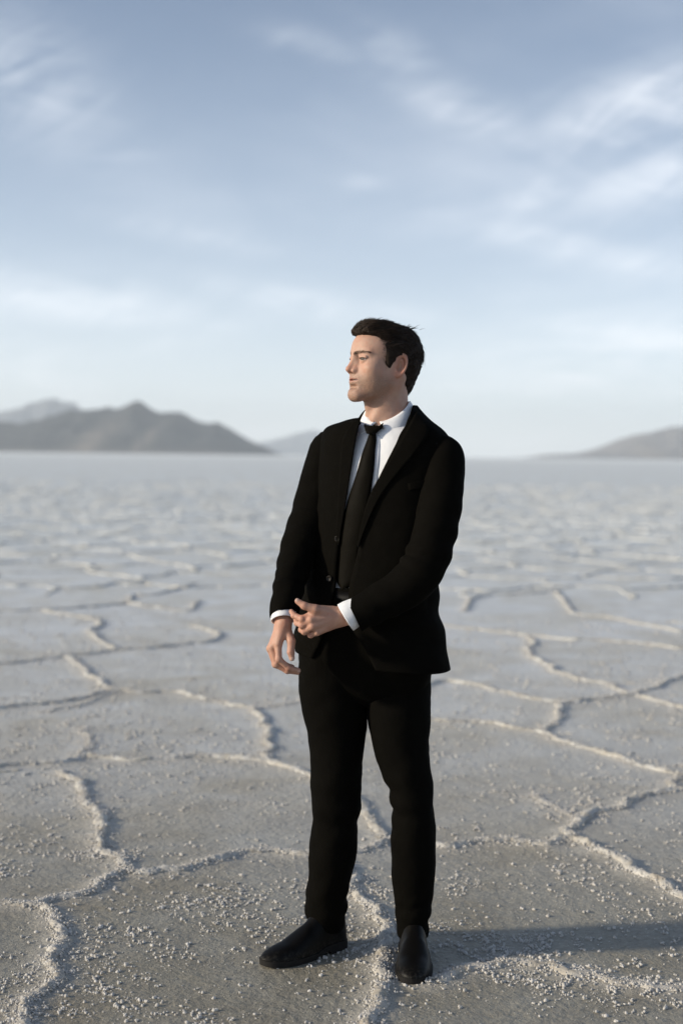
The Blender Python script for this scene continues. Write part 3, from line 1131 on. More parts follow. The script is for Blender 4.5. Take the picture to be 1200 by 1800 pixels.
def tube_between(rows, bv, off, depth, n=20):
    """a rounded knot: closed rings spanning pixel rows"""
    g = []
    for lx, ly, rx, ry in rows:
        a, b = drape(bv, lx, ly, off), drape(bv, rx, ry, off)
        # keep both ends at a like depth
        c, u = (a + b) / 2, (b - a) / 2
        fw = np.cross(np.array([0, 0, 1.0]), u / np.linalg.norm(u))
        fw = fw if fw[1] < 0 else -fw
        t = np.linspace(0, 2 * math.pi, n, endpoint=False)
        g.append(c + u * np.cos(t)[:, None] + fw * depth * np.sin(t)[:, None])
    return catmull(np.array(g), 5)


g = tube_between(KN, BV_SHIRT, 0.014, 0.016)
child('knot', g.reshape(-1, 3), grid_faces(g.shape[0], g.shape[1], True), M_TIE, tie)

# --- shirt collar: two leaves folded over a stand
NECK = P(683, 727, YB)
for sgn in (1, -1):
    rows = []
    for s_ in np.linspace(0, 1, 10):
        row = []
        for q in np.linspace(0, 1, 34):
            th0 = R(4 + 34 * s_ ** 0.9)
            th = th0 + (R(182) - th0) * q
            cs = math.cos(th)
            rt = 0.0625 + 0.004 * cs
            rb = 0.076 + 0.027 * max(cs, 0)
            rr_ = rt + (rb - rt) * (s_ ** 0.8) + 0.004 * math.sin(math.pi * s_)
            drop = 0.054 + 0.010 * cs
            ztop = -0.026 + 0.061 * min(1, (1 - cs) / 1.17) ** 0.9
            d = FWD * math.cos(th) + LFT * sgn * math.sin(th) * 0.97
            row.append(NECK + d * rr_ + np.array([0, 0, ztop - drop * s_]))
        rows.append(row)
    g = np.array(rows)
    solid(child('collar', g.reshape(-1, 3), grid_faces(10, 34), M_SHIRT, shirt), 0.004, 0)
# jacket collar lying round the neck outside the shirt collar
g = []
for s_ in np.linspace(0, 1, 9):
    row = []
    for th in np.linspace(R(46), R(314), 70):
        cs = math.cos(th)
        fr = max(cs, 0)
        rt, rb = 0.0715 + 0.006 * fr, 0.097 + 0.016 * fr
        rr_ = rt + (rb - rt) * s_ ** 0.75 + 0.005 * math.sin(math.pi * s_)
        ztop = -0.026 + 0.061 * min(1, (1 - cs) / 1.17) ** 0.9 - 0.016 - 0.044 * fr
        d = FWD * cs + LFT * math.sin(th)
        row.append(NECK + d * rr_ + np.array([0, 0, ztop - 0.036 * s_]))
    g.append(row)
g = np.array(g)
solid(child('collar', g.reshape(-1, 3), grid_faces(9, 70), M_SUIT, jacket), 0.004, 0)
# collar stand
g = []
for s_ in np.linspace(0, 1, 5):
    th = np.linspace(R(2), R(358), 60)
    cs = np.cos(th)
    d = FWD[None] * cs[:, None] + LFT[None] * np.sin(th)[:, None]
    g.append(NECK + d * (0.0605 + 0.004 * s_) + np.c_[0 * th, 0 * th, -0.027 + 0.060 * np.minimum(1, (1 - cs) / 1.17) ** 0.9 - 0.04 * s_])
g = np.array(g)
solid(child('collar_stand', g.reshape(-1, 3), grid_faces(5, 60), M_SHIRT, shirt), 0.002, 0)
panel('placket', [(648, 768), (638, 800), (622, 860)], [(667, 766), (667, 800), (662, 860)], BV_SHIRT, M_SHIRT, shirt, 0.0015, 0.0015)


# --- sleeves and trouser legs: tubes along a path
def tube(rows, n=44, sub=8, flat=1.0, ref=(1, 0, 0), fold=None, seed=1, e=2.0, tilt=None, amp=0.006):
    """rows: (px, py, Y, half width in px, depth factor)"""
    C = np.array([P(r_[0], r_[1], r_[2]) for r_ in rows])
    hw = np.array([r_[3] * r_[2] / FPX for r_ in rows])
    df = np.array([r_[4] if len(r_) > 4 else flat for r_ in rows])
    C, hw, df = catmull(C, sub), catmull(hw, sub), catmull(df, sub)
    T = np.gradient(C, axis=0)
    T /= np.linalg.norm(T, axis=1, keepdims=True)
    for _ in range(4):
        T[1:-1] = (T[:-2] + 2 * T[1:-1] + T[2:]) / 4
        T /= np.linalg.norm(T, axis=1, keepdims=True)
    Us, Vs = [], []
    u = np.array(ref, float)
    for k in range(len(C)):
        tk = T[k].copy()
        if tilt is not None and k > len(C) - 6:
            tk = tk + np.array(tilt) * (k - len(C) + 6) / 5.0
            tk /= np.linalg.norm(tk)
        u = u - tk * (u @ tk)
        u /= np.linalg.norm(u)
        Us.append(u.copy())
        Vs.append(np.cross(tk, u))
    U, V = np.array(Us) * hw[:, None], np.array(Vs) * (hw * df)[:, None]
    t = np.broadcast_to(np.linspace(0, 2 * math.pi, n, endpoint=False), (len(C), n))
    g = ring_pts(C, U, V, t, e)
    d = g - C[:, None, :]
    nr = d / np.linalg.norm(d, axis=2, keepdims=True)
    s = np.r_[0, np.cumsum(np.linalg.norm(np.diff(C, axis=0), axis=1))]
    S = s[:, None] + 0 * t
    wr = (fbm2(S * 16 + np.cos(t) * 1.3, np.sin(t) * 1.6 + S * 3, 3, seed) - 0.5) * amp
    if fold:
        for sc_, wd, am, fr, ph in fold:
            wr = wr + np.exp(-((S - sc_) / wd) ** 2) * am * np.sin(S * fr + ph + 1.3 * np.sin(t + ph)) * (0.55 + 0.45 * np.sin(t * 1 + ph * 2))
    # no displacement at the seams of the tube ends
    return g + nr * wr[..., None], C


def tube_obj(name, g, mat, parent, th=0.004):
    return solid(child(name, g.reshape(-1, 3), grid_faces(g.shape[0], g.shape[1], True)[:, ::-1].copy(), mat, parent), th, -1)


SL_L = [(766, 774, 4.00, 12), (774, 786, 3.99, 25), (780, 804, 3.98, 33), (778, 845, 3.955, 35), (771, 895, 3.93, 36), (762, 942, 3.91, 36), (750, 983, 3.895, 37),
        (732, 1014, 3.885, 37), (706, 1037, 3.88, 34), (670, 1057, 3.875, 31), (640, 1074, 3.87, 28.5), (622, 1083, 3.868, 27.5)]
g_sl, c_sl = tube(SL_L, seed=31, fold=[(0.30, 0.09, 0.0035, 95, 0.4), (0.38, 0.05, 0.004, 130, 2.0), (0.56, 0.07, 0.003, 110, 1.0)])
tube_obj('sleeve', g_sl, M_SUIT, jacket)
SL_R = [(578, 758, 4.16, 13), (580, 768, 4.16, 25), (580, 789, 4.16, 34), (571, 830, 4.16, 37), (552, 896, 4.14, 36), (538, 934, 4.11, 34), (523, 973, 4.07, 30),
        (512, 1015, 4.02, 27), (505, 1047, 3.98, 24.5), (501, 1070, 3.955, 24), (500, 1079, 3.948, 23.5)]
g_sr, c_sr = tube(SL_R, seed=37, fold=[(0.27, 0.10, 0.004, 90, 0.2), (0.44, 0.07, 0.004, 105, 1.7), (0.50, 0.05, 0.004, 120, 3.0)], tilt=(0.30, -0.1, 0.05))
tube_obj('sleeve', g_sr, M_SUIT, jacket)

# cuffs of the shirt
CF_L = [(642, 1065, 3.868, 19), (628, 1073, 3.867, 22), (616, 1080, 3.866, 24.5), (607, 1085.5, 3.866, 25)]
g, _ = tube(CF_L, amp=0.001, sub=4)
solid(child('cuff', g.reshape(-1, 3), grid_faces(g.shape[0], g.shape[1], True)[:, ::-1].copy(), M_SHIRT, shirt), 0.003, -1)
CF_R = [(501, 1066, 3.955, 16), (500, 1076, 3.948, 19), (499, 1084, 3.942, 20.5), (498, 1090, 3.938, 20.5)]
g, _ = tube(CF_R, amp=0.001, sub=4, tilt=(0.28, -0.1, 0.05))
solid(child('cuff', g.reshape(-1, 3), grid_faces(g.shape[0], g.shape[1], True)[:, ::-1].copy(), M_SHIRT, shirt), 0.003, -1)

# --- trousers: seat and two legs in one mesh
pv_rows = [(552, 1030, 752, 1028, .112, YB), (540, 1080, 756, 1080, .122, YB), (528, 1140, 758, 1140, .122, YB + .005), (531, 1185, 754, 1180, .108, YB + .01), (550, 1215, 738, 1212, .085, YB + .015), (595, 1238, 695, 1236, .04, YB + .02)]
C, U, V = torso_rings(pv_rows, R(20))
C, U, V = catmull(C, 5), catmull(U, 5), catmull(V, 5)
g_pv = ring_pts(C, U, V, np.broadcast_to(np.linspace(0, 2 * math.pi, 60, endpoint=False), (len(C), 60)), 2.3)
LEG_R = [(584, 1130, 4.10, 54, 1.0), (586, 1180, 4.105, 59, 1.0), (586, 1215, 4.11, 60, 1.0), (590, 1260, 4.115, 54, 1.1), (592, 1330, 4.11, 46, 1.15), (590.5, 1400, 4.105, 42.5, 1.15), (589, 1440, 4.11, 39, 1.2),
         (585, 1500, 4.13, 40, 1.2), (577, 1550, 4.15, 35.5, 1.25), (573, 1585, 4.165, 35.5, 1.25), (571, 1607, 4.175, 36, 1.25), (567, 1617, 4.178, 33, 1.3)]
LEG_L = [(706, 1130, 4.085, 50, 0.95), (702, 1180, 4.085, 54, 1.0), (701, 1215, 4.08, 56, 1.0), (701, 1260, 4.07, 54, 1.1), (706, 1320, 4.055, 48, 1.15), (720, 1375, 4.04, 38.5, 1.25), (724, 1410, 4.045, 36, 1.25),
         (726, 1450, 4.055, 37, 1.25), (726, 1510, 4.08, 38, 1.2), (726.5, 1565, 4.105, 34.5, 1.2), (725, 1605, 4.11, 29, 1.35), (724, 1640, 4.115, 26, 1.5)]
g_lr, _ = tube(LEG_R, seed=41, n=48, fold=[(0.50, 0.07, 0.004, 80, 0.3), (0.80, 0.06, 0.005, 110, 1.1), (0.12, 0.06, 0.003, 60, 0.8)], amp=0.009)
g_ll, _ = tube(LEG_L, seed=43, n=48, fold=[(0.44, 0.07, 0.005, 85, 2.3), (0.82, 0.06, 0.004, 110, 0.4), (0.12, 0.06, 0.003, 60, 2.8)], amp=0.008)
vs, fs, off = [], [], 0
for g in (g_pv, g_lr, g_ll):
    vs.append(g.reshape(-1, 3))
    fs.append(grid_faces(g.shape[0], g.shape[1], True, off)[:, ::-1])
    off += g.shape[0] * g.shape[1]
trousers = solid(child('trousers', np.concatenate(vs), np.concatenate(fs).copy(), M_TROU), 0.003, -1)
# belt
C, U, V = torso_rings([(551, 1036, 753, 1034, .114, YB), (549, 1048, 754, 1046, .117, YB), (546, 1060, 755, 1058, .119, YB)], R(20))
g = ring_pts(C, U * 1.01, V * 1.01, np.broadcast_to(np.linspace(0, 2 * math.pi, 60, endpoint=False), (3, 60)), 2.3)
solid(child('belt', g.reshape(-1, 3), grid_faces(3, 60, True)[:, ::-1].copy(), M_LEATHER, trousers), 0.004, 0)


# --- shoes
def shoe(heel, toe, length, wide=1.0):
    heel, toe = np.array(heel), np.array(toe)
    ax = (toe - heel) / np.linalg.norm(toe - heel)
    sd = np.array([-ax[1], ax[0]])
    # stations along the foot: (t, half width, sole lift, upper height, side shift)
    st = [(0.00, .020, .0, .085), (0.03, .031, .0, .100), (0.10, .036, .0, .112), (0.22, .036, .0, .118), (0.34, .037, .0, .112), (0.46, .041, .0, .092),
          (0.58, .046, .0, .073), (0.70, .0465, .001, .055), (0.80, .044, .003, .047), (0.88, .038, .005, .040), (0.935, .0305, .006, .033), (0.972, .0210, .007, .026), (0.992, .0110, .008, .020), (1.0, .002, .009, .016)]
    st = catmull(np.array(st), 4)
    st[:, 1] *= wide
    n = 26
    g = []
    for t, w_, lift, h in st:
        w_ = max(w_, .002)
        z0 = 0.024 + lift * 0.6 - (0.008 if t > 0.34 else 0.0) * min(1, max(0, (t - 0.34) / 0.1))
        row = []
        for k in range(n):
            a = math.pi * k / (n - 1)
            c_, s_ = math.cos(a), math.sin(a)
            narrow = 1 - 0.22 * s_ ** 2 * min(1, h / 0.1) if t < 0.5 else 1 - 0.06 * s_
            y_ = np.sign(c_) * abs(c_) ** 0.75 * w_ * narrow
            z_ = z0 + (h - 0.012) * max(s_, 0) ** 0.85
            p2 = heel + ax * length * t + sd * (y_ + 0.006 * math.sin(math.pi * t))
            row.append((p2[0], p2[1], z_))
        g.append(row)
    g = np.array(g)
    # leather creases over the vamp
    tcol = st[:, 0][:, None]
    cr = np.exp(-((tcol - 0.60) / 0.06) ** 2) * np.sin(tcol * 190) * 0.0012
    g[..., 2] += cr * np.sin(np.linspace(0, math.pi, n))[None]
    o = child('shoe', g.reshape(-1, 3), grid_faces(g.shape[0], n), M_LEATHER)
    # welted sole with a heel block
    m = 22
    top = []
    for t, w_, lift, h in st:
        top.append((t, max(w_, .002) + 0.003 * min(1, max(w_, .002) / .025), lift))
    T_ = np.array(top)
    v, rows_ = [], []
    for t, w_, lift in T_:
        zb = 0.0 + lift * 0.9 if (t < 0.27 or t > 0.45) else 0.010
        zt = 0.026 + lift * 0.6 - 0.008 * min(1, max(0, (t - 0.34) / 0.1))
        c0 = heel + ax * (length * t * 1.006 - 0.001) + sd * 0.006 * math.sin(math.pi * t)
        rows_.append([(*(c0 + sd * w_), zb), (*(c0 + sd * w_), zt), (*(c0 - sd * w_), zt), (*(c0 - sd * w_), zb)])
    rg_ = np.array(rows_)
    f = grid_faces(len(T_), 4, True).tolist() + [[0, 1, 2, 3], [len(T_) * 4 - 4 + k for k in (3, 2, 1, 0)]]
    child('sole', rg_.reshape(-1, 3), f, M_RUBBER, o, smooth=False)
    # elastic gusset seam line at the ankle
    return o


shoe(G(600, 1660) + np.array([0, 0.0]), G(461, 1702), float(np.linalg.norm(G(461, 1702) - G(600, 1660))))
shoe((P(722, 1650, 4.20)[0], 4.165), (P(724, 1700, 3.88)[0], 3.86), 0.302, 1.08)


# --- skin: head, neck, hands and the body under the clothes, one mesh
YAW = R(63)
HF = np.array([-math.sin(YAW), -math.cos(YAW), 0])
HL = np.array([math.cos(YAW), -math.sin(YAW), 0])
HU = np.array([0, 0, 1.0])
TILT = R(3)                               # chin slightly up
HF, HU = HF * math.cos(TILT) + HU * math.sin(TILT), HU * math.cos(TILT) - HF * math.sin(TILT)
HC = P(673, 636.5, YB - 0.01)
SK = np.array((0.53, 0.338, 0.252))


def to_world(v):
    return HC + v[:, :1] * HF + v[:, 1:2] * HL + v[:, 2:3] * HU


def skull(p):
    d = ell(p, (-.004, 0, .022), (.093, .072, .076))
    d = smin(d, ell(p, (.030, 0, .035), (.060, .058, .050)), .03)
    return d


def ear(p, A):
    # local ear frame: a towards the back, b up, n outwards
    ca, sa = math.cos(R(22)), math.sin(R(22))
    x, y, z = p[0] + .016, A - .0745, p[2] + .012
    tl = R(14)
    a_ = -(x * math.cos(tl) + z * math.sin(tl))
    b_ = z * math.cos(tl) - x * math.sin(tl)
    a2 = a_ * ca + y * sa
    n2 = -a_ * sa + y * ca
    wdt = .0150 + .05 * np.clip(b_, -.02, .02) * .22
    q = np.sqrt((a2 / wdt) ** 2 + (b_ / .0290) ** 2)
    rim = np.sqrt(((q - 1) * .0165) ** 2 + (n2 - .0035) ** 2) - .0040
    rim = np.where((a2 < -.009) & (b_ < .004), np.maximum(rim, .002 + 0 * rim), rim)
    plate = np.maximum(np.abs(n2 + .0055) - .003, (q - 1) * .018)
    anti = np.sqrt(((np.sqrt(((a2 + .001) / .0085) ** 2 + ((b_ + .002) / .017) ** 2) - 1) * .011) ** 2 + (n2 + .001) ** 2) - .0030
    d = smin(rim, plate, .004)
    d = smin(d, anti, .004)
    lobe = np.sqrt((a2 + .004) ** 2 + (b_ + .0265) ** 2 + (n2 - .001) ** 2 * 2.5) - .0085
    d = smin(d, lobe, .006)
    trag = np.sqrt((a2 + .0125) ** 2 + (b_ + .004) ** 2 * .6 + (n2 - .002) ** 2) - .0048
    d = smin(d, trag, .004)
    conch = np.sqrt(((a2 + .002) / .0075) ** 2 + ((b_ + .006) / .0125) ** 2 + ((n2 - .002) / .010) ** 2) - 1
    return smax(d, -conch * .006, .003)


def head_sdf(p):
    A = np.abs(p[1])
    q = (p[0], A, p[2])
    d = skull(q)
    d = smin(d, ell(q, (.036, 0, -.035), (.056, .056, .072)), .025)
    d = smin(d, cone(q, (.006, .050, -.060), (.078, .014, -.101), .0185, .0165), .028)     # jaw
    d = smin(d, cone(q, (.000, .060, -.018), (.006, .051, -.060), .012, .0180), .025)
    d = smin(d, ell(q, (.0815, 0, -.099), (.018, .021, .016)), .018)                        # chin
    d = smin(d, cone(q, (.0850, .006, .0160), (.0680, .043, .0180), .0130, .0095), .012)     # brow ridge
    d = smin(d, ell(q, (.056, .047, -.026), (.022, .018, .016)), .026)                      # cheek bone
    d = smin(d, ell(q, (.074, 0, -.060), (.0225, .031, .028)), .022)                        # muzzle
    d = smax(d, -ell(q, (.0985, .030, -.001), (.0225, .0185, .0130)), .012)                  # eye sockets
    d = smin(d, ell(q, (.036, .040, -.052), (.038, .0235, .034)), .02)                      # cheek
    lid = sph(q, (.0745, .0315, -.001), .0144)
    d = smin(d, lid, .005)
    fold = cone(q, (.0890, .0240, .0062), (.0800, .0450, .0050), .0030, .0030)
    d = smin(d, fold, .006)
    sp = [(.0745 + .0146 * math.cos(a_), .0315 + .0146 * math.sin(a_), z_) for a_, z_ in ((R(-42), -.0032), (R(-10), -.0012), (R(32), -.0006), (R(78), -.0016))]
    slit = np.minimum(np.minimum(cone(q, sp[0], sp[1], .0012, .0026), cone(q, sp[1], sp[2], .0027, .0027)), cone(q, sp[2], sp[3], .0027, .0012))
    d = smax(d, -slit, .0025)
    # nose
    d = smin(d, cone(q, (.0885, 0, .012), (.1055, 0, -.027), .0066, .0085), .012)
    d = smin(d, cone(q, (.0830, .005, -.004), (.0930, .0095, -.030), .0070, .0080), .010)
    d = smin(d, ell(q, (.1070, 0, -.0305), (.0105, .0092, .0085)), .006)
    d = smin(d, ell(q, (.0930, .0140, -.0345), (.0125, .0066, .0076)), .005)
    d = smax(d, -ell(q, (.1000, .0068, -.0410), (.0055, .0032, .0040)), .003)
    d = smin(d, cone(q, (.0935, 0, -.040), (.0925, 0, -.052), .0030, .0042), .010)
    # lips, a little apart
    d = smin(d, cone(q, (.0925, 0, -.0525), (.0790, .0265, -.0590), .0044, .0024), .006)
    d = smin(d, cone(q, (.0905, 0, -.0655), (.0785, .0245, -.0600), .0050, .0026), .006)
    d = smax(d, -ell(q, (.0915, 0, -.0590), (.0170, .0240, .0021)), .0022)
    d = smax(d, -ell(q, (.0940, 0, -.0780), (.010, .020, .0050)), .010)
    d = smin(d, ear(q, A), .0045)
    # neck
    d = smin(d, cone(p, (-.022, 0, -.060), (-.026, .002, -.175), .0535, .0600), .028)
    d = smin(d, cone(q, (-.030, .056, -.045), (.026, .020, -.165), .0125, .011), .020)
    d = smin(d, ell(p, (.034, 0, -.128), (.013, .012, .020)), .022)
    return d


BODY_V, BODY_F, TINT, STUB = [], [], [], []


def add_skin(v, f, tint, stub):
    o = sum(len(x) for x in BODY_V)
    BODY_V.append(v)
    BODY_F.append(f + o)
    TINT.append(tint)
    STUB.append(stub)


HH = 0.0021
lo, hi = (-.12, -.10, -.185), (.125, .10, .11)
pg = sdf_grid(lo, hi, HH)
fld = head_sdf(pg)
v, f = surface_nets(fld, lo, HH)
vF, vL, vU = v[:, 0], np.abs(v[:, 1]), v[:, 2]
tint = np.tile(SK, (len(v), 1))


def blend(c, m):
    global tint
    tint = tint * (1 - m[:, None]) + np.array(c) * m[:, None]


def sstep(a, b, x):
    t = np.clip((x - a) / (b - a), 0, 1)
    return t * t * (3 - 2 * t)


eyel = np.abs(np.sqrt((vF - .0745) ** 2 + (vL - .0315) ** 2 + (vU + .001) ** 2) - .0140) < .0016
eyel = eyel * np.exp(-((vU + .0005) / .0042) ** 2) * (vF > .075)
lipm = sstep(.0075, .0045, np.abs(vU + .0590) + np.abs(vL) * .12) * (vF > .079) * sstep(.029, .024, vL)
blend((0.40, 0.185, 0.145), lipm * 0.8)
blend((0.53, 0.285, 0.195), np.exp(-((vF - .070) / .02) ** 2 - ((vL - .045) / .018) ** 2 - ((vU + .03) / .018) ** 2) * 0.5)
blend((0.54, 0.27, 0.19), np.exp(-((vF - .115) / .014) ** 2 - ((vU + .03) / .014) ** 2) * 0.55)
blend((0.55, 0.25, 0.17), sstep(.070, .078, vL) * (vF < .02) * (vU > -.06) * 0.6)
blend((0.12, 0.07, 0.05), np.clip(eyel * (vU > -.002) * 0.95 + eyel * 0.45, 0, .92))
stub = sstep(-.030, -.062, vU) * sstep(-.155, -.115, vU) * sstep(-.012, .015, vF + (vU + .06) * .15)
stub = np.maximum(stub, sstep(.018, .012, vL) * sstep(-.038, -.043, vU) * (vF > .07))
stub = stub * (1 - lipm) * 0.62
add_skin(to_world(v), f, tint, stub)
HEADV = v.copy()


def hand(wrist, mcp, fingers, thumb, wr, arm_from, seeds=0, h=0.0017):
    """wrist, arm_from: world points; mcp: four knuckles; fingers: chains; thumb: chain; radii in m"""
    allp = np.array([wrist, arm_from] + list(mcp) + [p for c_ in fingers for p in c_[0]] + list(thumb[0]))
    lo, hi = allp.min(0) - .035, allp.max(0) + .035
    p = sdf_grid(lo, hi, h)
    d = cone(p, arm_from, wrist, wr * 1.15, wr * 0.92)
    cc = (np.mean(mcp, axis=0) + np.array(wrist)) / 2
    for k, m_ in enumerate(mcp):
        st_ = np.array(wrist) + (np.array(m_) - np.mean(mcp, axis=0)) * 0.35
        d = smin(d, cone(p, st_, m_, wr * 0.62, .0118 - .0008 * k), .012)
    for pts_, r_ in fingers:
        c_ = None
        for i in range(len(pts_) - 1):
            s_ = cone(p, pts_[i], pts_[i + 1], r_[i], r_[i + 1])
            c_ = s_ if c_ is None else smin(c_, s_, .004)
        for i in range(1, len(pts_) - 1):      # knuckles
            c_ = smin(c_, sph(p, pts_[i], r_[i] * 1.08), .003)
        d = smin(d, c_, .006)
    pts_, r_ = thumb
    c_ = None
    for i in range(len(pts_) - 1):
        s_ = cone(p, pts_[i], pts_[i + 1], r_[i], r_[i + 1])
        c_ = s_ if c_ is None else smin(c_, s_, .005)
    d = smin(d, c_, .009)
    # tendons on the back of the hand
    for m_ in mcp:
        st_ = np.array(wrist) * 0.6 + np.array(m_) * 0.4
        up_ = np.array([0, -0.0085, 0])
        d = smin(d, cone(p, st_ + up_, np.array(m_) + up_ * 0.7, .0030, .0040), .008)
    v, f = surface_nets(d, lo, h)
    t_ = np.tile(SK * np.array((0.98, 0.92, 0.90)), (len(v), 1))
    for ch, rad_ in fingers + [thumb]:
        for q_ in ch[1:]:
            m_ = np.exp(-(np.linalg.norm(v - np.array(q_), axis=1) / .013) ** 2) * 0.45
            t_ = t_ * (1 - m_[:, None]) + np.array((0.50, 0.25, 0.18)) * m_[:, None]
    add_skin(v, f, t_, np.zeros(len(v)))


FR = (.0098, .0090, .0080, .0068)
# his right hand hangs, fingers curled
hand(P(498, 1096, 3.938), [P(489, 1131, 3.912), P(479, 1137, 3.922), P(475, 1140, 3.942), P(479, 1138, 3.962)],
     [([P(489, 1131, 3.912), P(490, 1159, 3.900), P(507, 1174, 3.905), P(524, 1178, 3.915)], FR),
      ([P(478, 1138, 3.922), P(486, 1167, 3.918), P(505, 1179, 3.922), P(523, 1182, 3.932)], FR),
      ([P(475, 1140, 3.942), P(484, 1168, 3.938), P(503, 1178, 3.940), P(519, 1180, 3.948)], FR),
      ([P(479, 1139, 3.962), P(488, 1160, 3.958), P(502, 1169, 3.958), P(514, 1172, 3.962)], (.0085, .0078, .007, .006))],
     ([P(504, 1108, 3.930), P(512, 1127, 3.912), P(511, 1146, 3.902), P(513, 1157, 3.900)], (.014, .0115, .0098, .0080)),
     .0255, P(501, 1050, 3.98))
# his left hand holds the other cuff
hand(P(602, 1083, 3.866), [P(552, 1078, 3.848), P(547, 1089, 3.838), P(549, 1101, 3.838), P(558, 1111, 3.848)],
     [([P(552, 1078, 3.848), P(531, 1088, 3.842), P(517, 1082, 3.860), P(512, 1075, 3.880)], FR),
      ([P(547, 1089, 3.838), P(531, 1099, 3.845), P(522, 1095, 3.870), P(519, 1086, 3.893)], FR),
      ([P(549, 1101, 3.838), P(535, 1110, 3.850), P(530, 1107, 3.878), P(530, 1097, 3.898)], FR),
      ([P(558, 1111, 3.848), P(546, 1116, 3.858), P(541, 1111, 3.882), P(544, 1102, 3.898)], (.0085, .0078, .007, .006))],
     ([P(584, 1075, 3.862), P(554, 1071, 3.838), P(535, 1065, 3.836), P(523, 1057, 3.842)], (.015, .0125, .0100, .0078)),
     .0262, P(650, 1066, 3.874))

# the body inside the suit
lo, hi = (-0.32, 3.78, 0.06), (0.36, 4.32, 1.52)
hb = 0.012
p = sdf_grid(lo, hi, hb)


def chain(rows, k):
    global bd
    for a, b in zip(rows[:-1], rows[1:]):
        bd_ = cone(p, P(*a[:3]), P(*b[:3]), a[3] * a[2] / FPX * k, b[3] * b[2] / FPX * k)
        bd = np.minimum(bd, bd_) if bd is not None else bd_


bd = None
chain(SL_L[2:], 0.72)
chain(SL_R[2:], 0.72)
chain(LEG_R[1:-1], 0.78)
chain(LEG_L[1:-1], 0.74)
for y_, a_, b_, cx_ in ((800, .150, .080, 683), (880, .135, .082, 672), (960, .125, .078, 662), (1040, .125, .080, 652), (1120, .135, .085, 645)):
    q_ = P(cx_, y_, YB)
    l1, l2 = LFT[:2]
    xx_, yy_ = p[0] - q_[0], p[1] - q_[1]
    bd = smin(bd, ell((xx_ * l1 + yy_ * l2, -xx_ * l2 + yy_ * l1, p[2] - q_[2]), (0, 0, 0), (a_, b_, .075)), .03)
bd = smin(bd, cone(p, P(683, 800, YB), P(684, 735, YB), .07, .052), .03)
v, f = surface_nets(bd, lo, hb)
add_skin(v, f, np.tile(SK, (len(v), 1)), np.zeros(len(v)))
body = child('body', np.concatenate(BODY_V), np.concatenate(BODY_F), M_SKIN, attr={'tint': np.concatenate(TINT), 'stubble': np.concatenate(STUB)})

# finger nails
def nail(base, tip, r, parent, lift):
    base, tip = np.array(base), np.array(tip)
    ax = (tip - base) / np.linalg.norm(tip - base)
    up_ = np.array(lift, float)
    up_ = up_ - ax * (up_ @ ax)
    up_ /= np.linalg.norm(up_)
    sd = np.cross(ax, up_)
    g = []
    for t_ in np.linspace(-0.4, 1.0, 6):
        row = []
        wd = r * 0.72 * (1 - 0.25 * max(t_, 0) ** 3)
        for q_ in np.linspace(-1, 1, 7):
            row.append(tip + ax * t_ * r * 0.85 + sd * q_ * wd + up_ * r * (0.98 - 0.30 * q_ * q_ - 0.22 * max(t_, 0) ** 2))
        g.append(row)
    g = np.array(g)
    solid(child('nail', g.reshape(-1, 3), grid_faces(6, 7), M_NAIL, parent), 0.0008, 0)


M_NAIL = mat_plain('nail', (0.60, 0.40, 0.32), 0.3, 0.5)
nail(P(511, 1146, 3.902), P(513, 1157, 3.900), .0080, body, (0, -1, 0.1))
nail(P(535, 1065, 3.836), P(523, 1057, 3.842), .0078, body, (0.1, -0.8, 0.6))
nail(P(507, 1174, 3.905), P(524, 1178, 3.915), .0068, body, (0, -0.75, -0.6))

# eyes
M_EYE, nt, b = new_mat('eye')
ex = node(nt, 'ShaderNodeAttribute')
ex.attribute_name = 'iris'
nt.links.new(ramp(nt, ex.outputs['Fac'], [(0.0, (0.60, 0.54, 0.50)), (0.40, (0.55, 0.48, 0.44)), (0.48, (0.05, 0.035, 0.025)), (1.0, (0.008, 0.006, 0.005))]), b.inputs['Base Color'])
b.inputs['Roughness'].default_value = 0.3
b.inputs['Specular IOR Level'].default_value = 0.3
for sgn in (1, -1):
    c = np.array((.0745, .0315 * sgn, -.001))
    th = np.linspace(0, math.pi, 20)
    ph = np.linspace(0, 2 * math.pi, 28, endpoint=False)
    n_ = np.stack([np.cos(th)[:, None] + 0 * ph, np.sin(th)[:, None] * np.cos(ph), np.sin(th)[:, None] * np.sin(ph)], -1)
    v = (c + n_ * .0132).reshape(-1, 3)
    look = np.array((.93, .36, .02))
    ir = np.clip(1.0 - (np.arccos(np.clip((n_.reshape(-1, 3) @ look) / np.linalg.norm(look), -1, 1)) / 0.9), 0, 1)
    child('eye', to_world(v), grid_faces(20, 28, True), M_EYE, body, attr={'iris': ir})
# lashes along the upper lid
for sgn in (1, -1):
    aa = np.linspace(R(-40), R(80), 26)
    mid = np.sin(np.linspace(0.12, math.pi - 0.12, 26))
    cc = np.c_[.0745 + .0150 * np.cos(aa), (.0315 + .0150 * np.sin(aa)) * sgn, -.0016 + .0040 * mid]
    g = []
    for k in range(26):
        rr_ = .0002 + .0005 * mid[k]
        o1 = np.array((math.cos(aa[k]), math.sin(aa[k]) * sgn, 0))
        g.append([cc[k] + o1 * rr_ * 1.6 * math.cos(t_) + np.array((0, 0, 1)) * rr_ * math.sin(t_) for t_ in np.linspace(0, 2 * math.pi, 8, endpoint=False)])
    g = np.array(g)
    child('eyelashes', to_world(g.reshape(-1, 3)), grid_faces(26, 8, True), M_HAIR, body)
